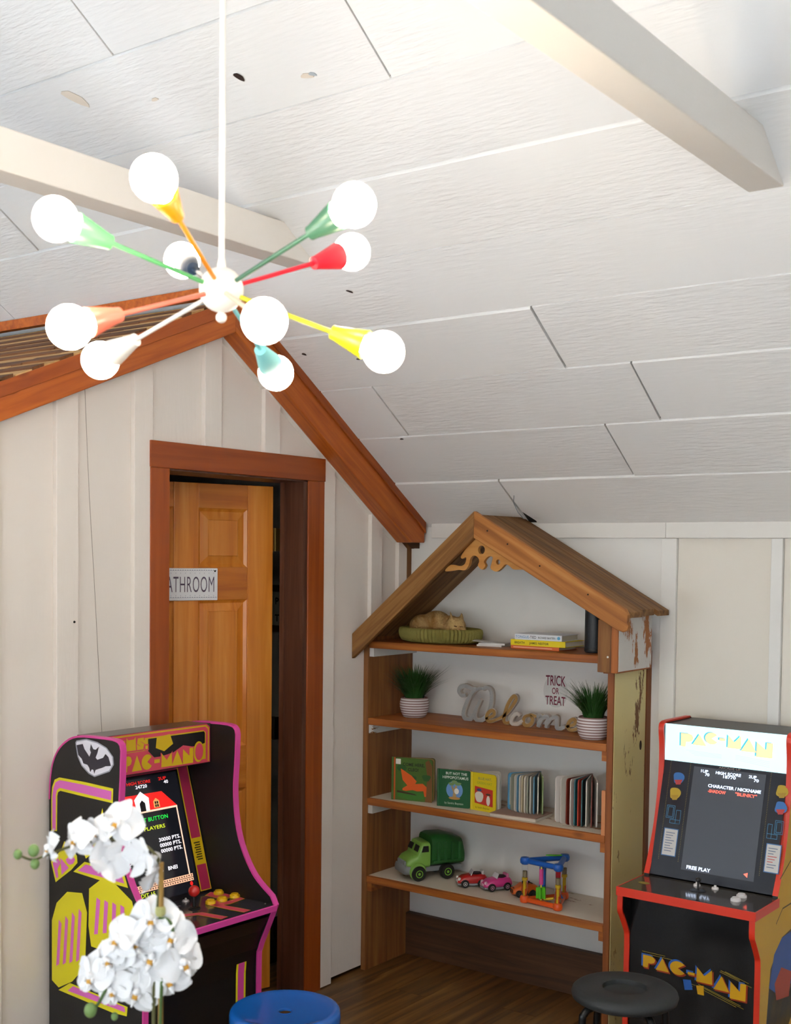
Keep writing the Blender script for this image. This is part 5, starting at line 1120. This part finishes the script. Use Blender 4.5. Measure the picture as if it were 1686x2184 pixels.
# stems
gstem = plain('#4c6a30', .5); olive = plain('#5a5a34', .5)
MB().tube([(.004, .003, .11), (.0, .006, .20), (-.003, .009, .52)], .0045, 8).build('bamboo_stake', plain('#a8823c', .5), orc)
MB().lathe([(.007, 0), (.009, .004), (.009, .012), (.007, .016)], 10, c=(-.002, .007, .428)).build('clip', plain('#b8b878', .5), orc)
sp1 = spline([(-.006, -.004, .11), (-.010, .0, .30), V(1.627, -2.88, 1.14), V(1.632, -2.876, 1.205), V(1.618, -2.883, 1.238), V(1.597, -2.897, 1.252), V(1.556, -2.928, 1.258), V(1.515, -2.956, 1.250), V(1.474, -2.988, 1.232), V(1.452, -3.006, 1.222), V(1.432, -3.021, 1.231)], 5)
MB().tube(sp1, [.0035]*20+[.0024]*(len(sp1)-20), 7).build('flower_stem', olive, orc)
sp2 = spline([(.010, -.006, .11), (.006, .0, .25), V(1.640, -2.878, 1.05), V(1.652, -2.868, 1.10), V(1.640, -2.876, 1.125), V(1.605, -2.90, 1.11), V(1.585, -2.915, 1.06), V(1.567, -2.93, 1.02), V(1.550, -2.945, .975), V(1.541, -2.953, .965)], 5)
MB().tube(sp2, .0028, 7).build('flower_stem', gstem, orc)
for p, r in (((1.432, -3.021, 1.231), .0075), ((1.454, -3.005, 1.238), .0095), ((1.456, -3.004, 1.215), .008), ((1.541, -2.954, .965), .011), ((1.575, -2.93, .955), .006)):
    MB().ball(V(*p), r, 12, 8, (1, 1, 1.2)).build('bud', plain('#7a9a5a', .5), orc, smooth=True)
for (a, L_, w_) in ((.6, .20, .04), (2.5, .20, .042), (4.2, .17, .038), (5.3, .18, .04)):
    d_ = Vector((math.cos(a), math.sin(a), 0)); sdv = Vector((-d_.y, d_.x, 0)); vs = []
    for k in range(9):
        u = k/8; c = d_*(.01+L_*u)+Vector((0, 0, .11+.16*u-.14*u*u)); ww = w_*math.sin(PI*min(1, .08+u*.92))**.7
        vs += [c-sdv*ww, c-Vector((0, 0, .006)), c+sdv*ww]
    MB().add(vs, [(3*k+j, 3*k+j+1, 3*k+j+4, 3*k+j+3) for k in range(8) for j in (0, 1)]).build('leaf', plain('#2c5a34', .35), orc, smooth='all', fix=False)
# flower: two broad petals, three sepals, lip
M_PET = plain('#fafbff', .5); M_LIP = plain('#e8d8b8', .5)
def petal_mesh(L_, W_, cup, nm):
    mb = MB(); vs = []; nu, nv = 8, 6
    for i in range(nu+1):
        u = i/nu; w = W_*(math.sin(PI*(u**.8)*.96+.04)**.75)*.5
        for j in range(nv+1):
            v = j/nv*2-1; vs.append((v*w, L_*u, cup*(u*u*.8)-.35*cup*v*v*w/W_*2+.002*math.sin(7*u+3*v)))
    fs = [(i*(nv+1)+j, i*(nv+1)+j+1, (i+1)*(nv+1)+j+1, (i+1)*(nv+1)+j) for i in range(nu) for j in range(nv)]
    me = mb.add(vs, fs).mesh(nm, M_PET, 'all', False); return me
PM = petal_mesh(.044, .056, -.012, 'petal'); SM = petal_mesh(.042, .032, -.012, 'sepal')
lipm = MB().ball((0, 0, .004), .006, 10, 8, (1, 1.2, 1.2)).ball((0, -.010, .006), .006, 10, 8, (.8, 1.4, .6), 1).tube([(0, -.014, .006), (0, -.024, .012)], [.005, .001], 8, 0).ball((-.007, -.006, .006), .005, 8, 6, (.6, 1, 1), 0).ball((.007, -.006, .006), .005, 8, 6, (.6, 1, 1), 0).mesh('flower', [M_PET, plain('#d8a038', .5)], 'all')
def flower(c, face, roll_, sc=1.0):
    o = link('flower', lipm, orc, loc=V(*c)); f = Vector(face).normalized()
    q = f.to_track_quat('Z', 'Y').to_matrix().to_4x4() @ Matrix.Rotation(roll_, 4, 'Z'); o.rotation_euler = q.to_euler(); o.scale = (sc,)*3
    for (me, ang, tilt) in ((PM, 78, -.12), (PM, -78, -.12), (SM, 0, -.02), (SM, 140, -.08), (SM, -140, -.08)):
        p = bpy.data.objects.new(me.name, me); COL.objects.link(p); p.parent = o
        p.rotation_euler = (Matrix.Rotation(math.radians(ang), 4, 'Z') @ Matrix.Rotation(tilt+random.uniform(-.22, .12), 4, 'X') @ Matrix.Rotation(random.uniform(-.15, .15), 4, 'Y')).to_euler(); p.location = (0, 0, -.001 if me is SM else .001)
TC = Vector((.58, -.75, .25))       # towards the viewer's side of the room
for c, fa, ro, sc in (((1.476, -2.990, 1.245), (-.6, -.9, .1), .5, .75), ((1.512, -2.963, 1.260), (.05, -1, .25), .3, .95), ((1.540, -2.94, 1.272), (.1, -1, .3), .2, .8), ((1.572, -2.920, 1.290), (.35, -.85, .55), -.2, 1.05),
     ((1.556, -2.93, 1.222), (-.75, .1, -.35), .8, .95), ((1.605, -2.895, 1.232), (.1, .75, .15), -.3, 1.0), ((1.622, -2.88, 1.20), (.6, .5, -.3), .5, .95),
     ((1.622, -2.890, 1.125), (.55, -.75, .45), .1, 1.1), ((1.650, -2.868, 1.095), (.75, -.55, .25), -.4, 1.05), ((1.575, -2.925, 1.090), (.0, -.95, .35), .4, 1.1), ((1.665, -2.858, 1.050), (.85, -.3, .15), .3, 1.1), ((1.625, -2.889, 1.060), (.45, -.85, .2), -.2, 1.15), ((1.645, -2.875, 1.022), (.65, -.7, -.1), .5, 1.1),
     ((1.540, -2.952, 1.025), (.3, -.95, .05), .0, 1.0), ((1.570, -2.932, 1.002), (.35, -.95, -.05), .4, .95), ((1.605, -2.905, 1.000), (.5, -.85, -.05), -.3, 1.1), ((1.562, -2.935, 1.052), (.15, -1, .2), .8, .95), ((1.598, -2.908, 1.078), (.3, -.9, .35), 1.0, 1.0)):
    flower(c, fa, ro, sc)

# ------------------------------------------------------------------ sputnik pendant lamp
HB = Vector((1.607, -2.713, 2.225))
lamp = thing('pendant_lamp', 'sputnik pendant lamp with ten coloured arms and globe bulbs', 'lamp', HB)
whm = plain('#e6e2dc', .35)
MB().ball((0, 0, 0), .040, 32, 20).build('hub', whm, lamp, smooth='all')
MB().ball((0, 0, -.049), .010, 16, 10).tube([(0, 0, -.035), (0, 0, -.048)], .005, 10).build('finial', whm, lamp, smooth=True)
ctop = cz(HB.y)-HB.z
MB().tube([(0, 0, .035), (0, 0, ctop-.03)], .0055, 12).tube([(0, 0, .036), (0, 0, .055)], [.009, .006], 12).build('drop_rod', whm, lamp, smooth=True)
MB().lathe([(.055, 0), (.055, .012), (.035, .03), (.006, .034)], 28, c=(0, 0, ctop-.036)).build('canopy', whm, lamp, smooth=True)
bulbm, N, L, b = base('bulb_glow'); b.inputs['Base Color'].default_value = (.9, .9, .88, 1); b.inputs['Roughness'].default_value = .3
b.inputs['Emission Color'].default_value = (1, .86, .68, 1); b.inputs['Emission Strength'].default_value = BULB
arms = [('orange', '#cc7e10', (.396, -.859, .325)), ('dark green', '#3c6650', (.952, -.024, .307)), ('red', '#d01c30', (.193, .91, .367)), ('lemon yellow', '#dcd820', (.858, .36, -.366)), ('light blue', '#7cc0c4', (-.378, .87, -.316)),
        ('beige', '#c8b09c', (.793, -.51, -.334)), ('white', '#e0dcd6', (-.948, -.054, -.313)), ('salmon', '#d8705a', (-.135, -.932, -.335)), ('green', '#58a868', (-.215, -.955, .205)), ('navy', '#1c3048', (-.805, .47, .362))]
bm_ = MB().lathe([(.0145, -.044), (.0165, -.036), (.023, -.029)]+[(.0363*math.cos(a), .0363*math.sin(a)) for a in [math.radians(q) for q in range(-45, 90, 9)]]+[(.001, .0363)], 24).mesh('bulb', bulbm, 'all')
for nm, hx_, dv in arms:
    d_ = Vector(dv).normalized(); mt = plain(hx_, .35); q = d_.to_track_quat('Z', 'Y').to_matrix().to_4x4()
    a = MB().tube([(0, 0, .036), (0, 0, .226)], .0042, 10).xf(q).build('arm', mt, lamp, smooth=True); a['label'] = nm+' arm'
    s_ = MB().lathe([(.004, .222), (.0125, .224), (.0135, .232), (.0255, .288), (.0245, .290), (.0235, .287), (.012, .236)], 24).xf(q).build('socket_cup', mt, a, smooth=40)
    bo = link('bulb', bm_, a); bo.matrix_basis = q @ Matrix.Translation((0, 0, .325))
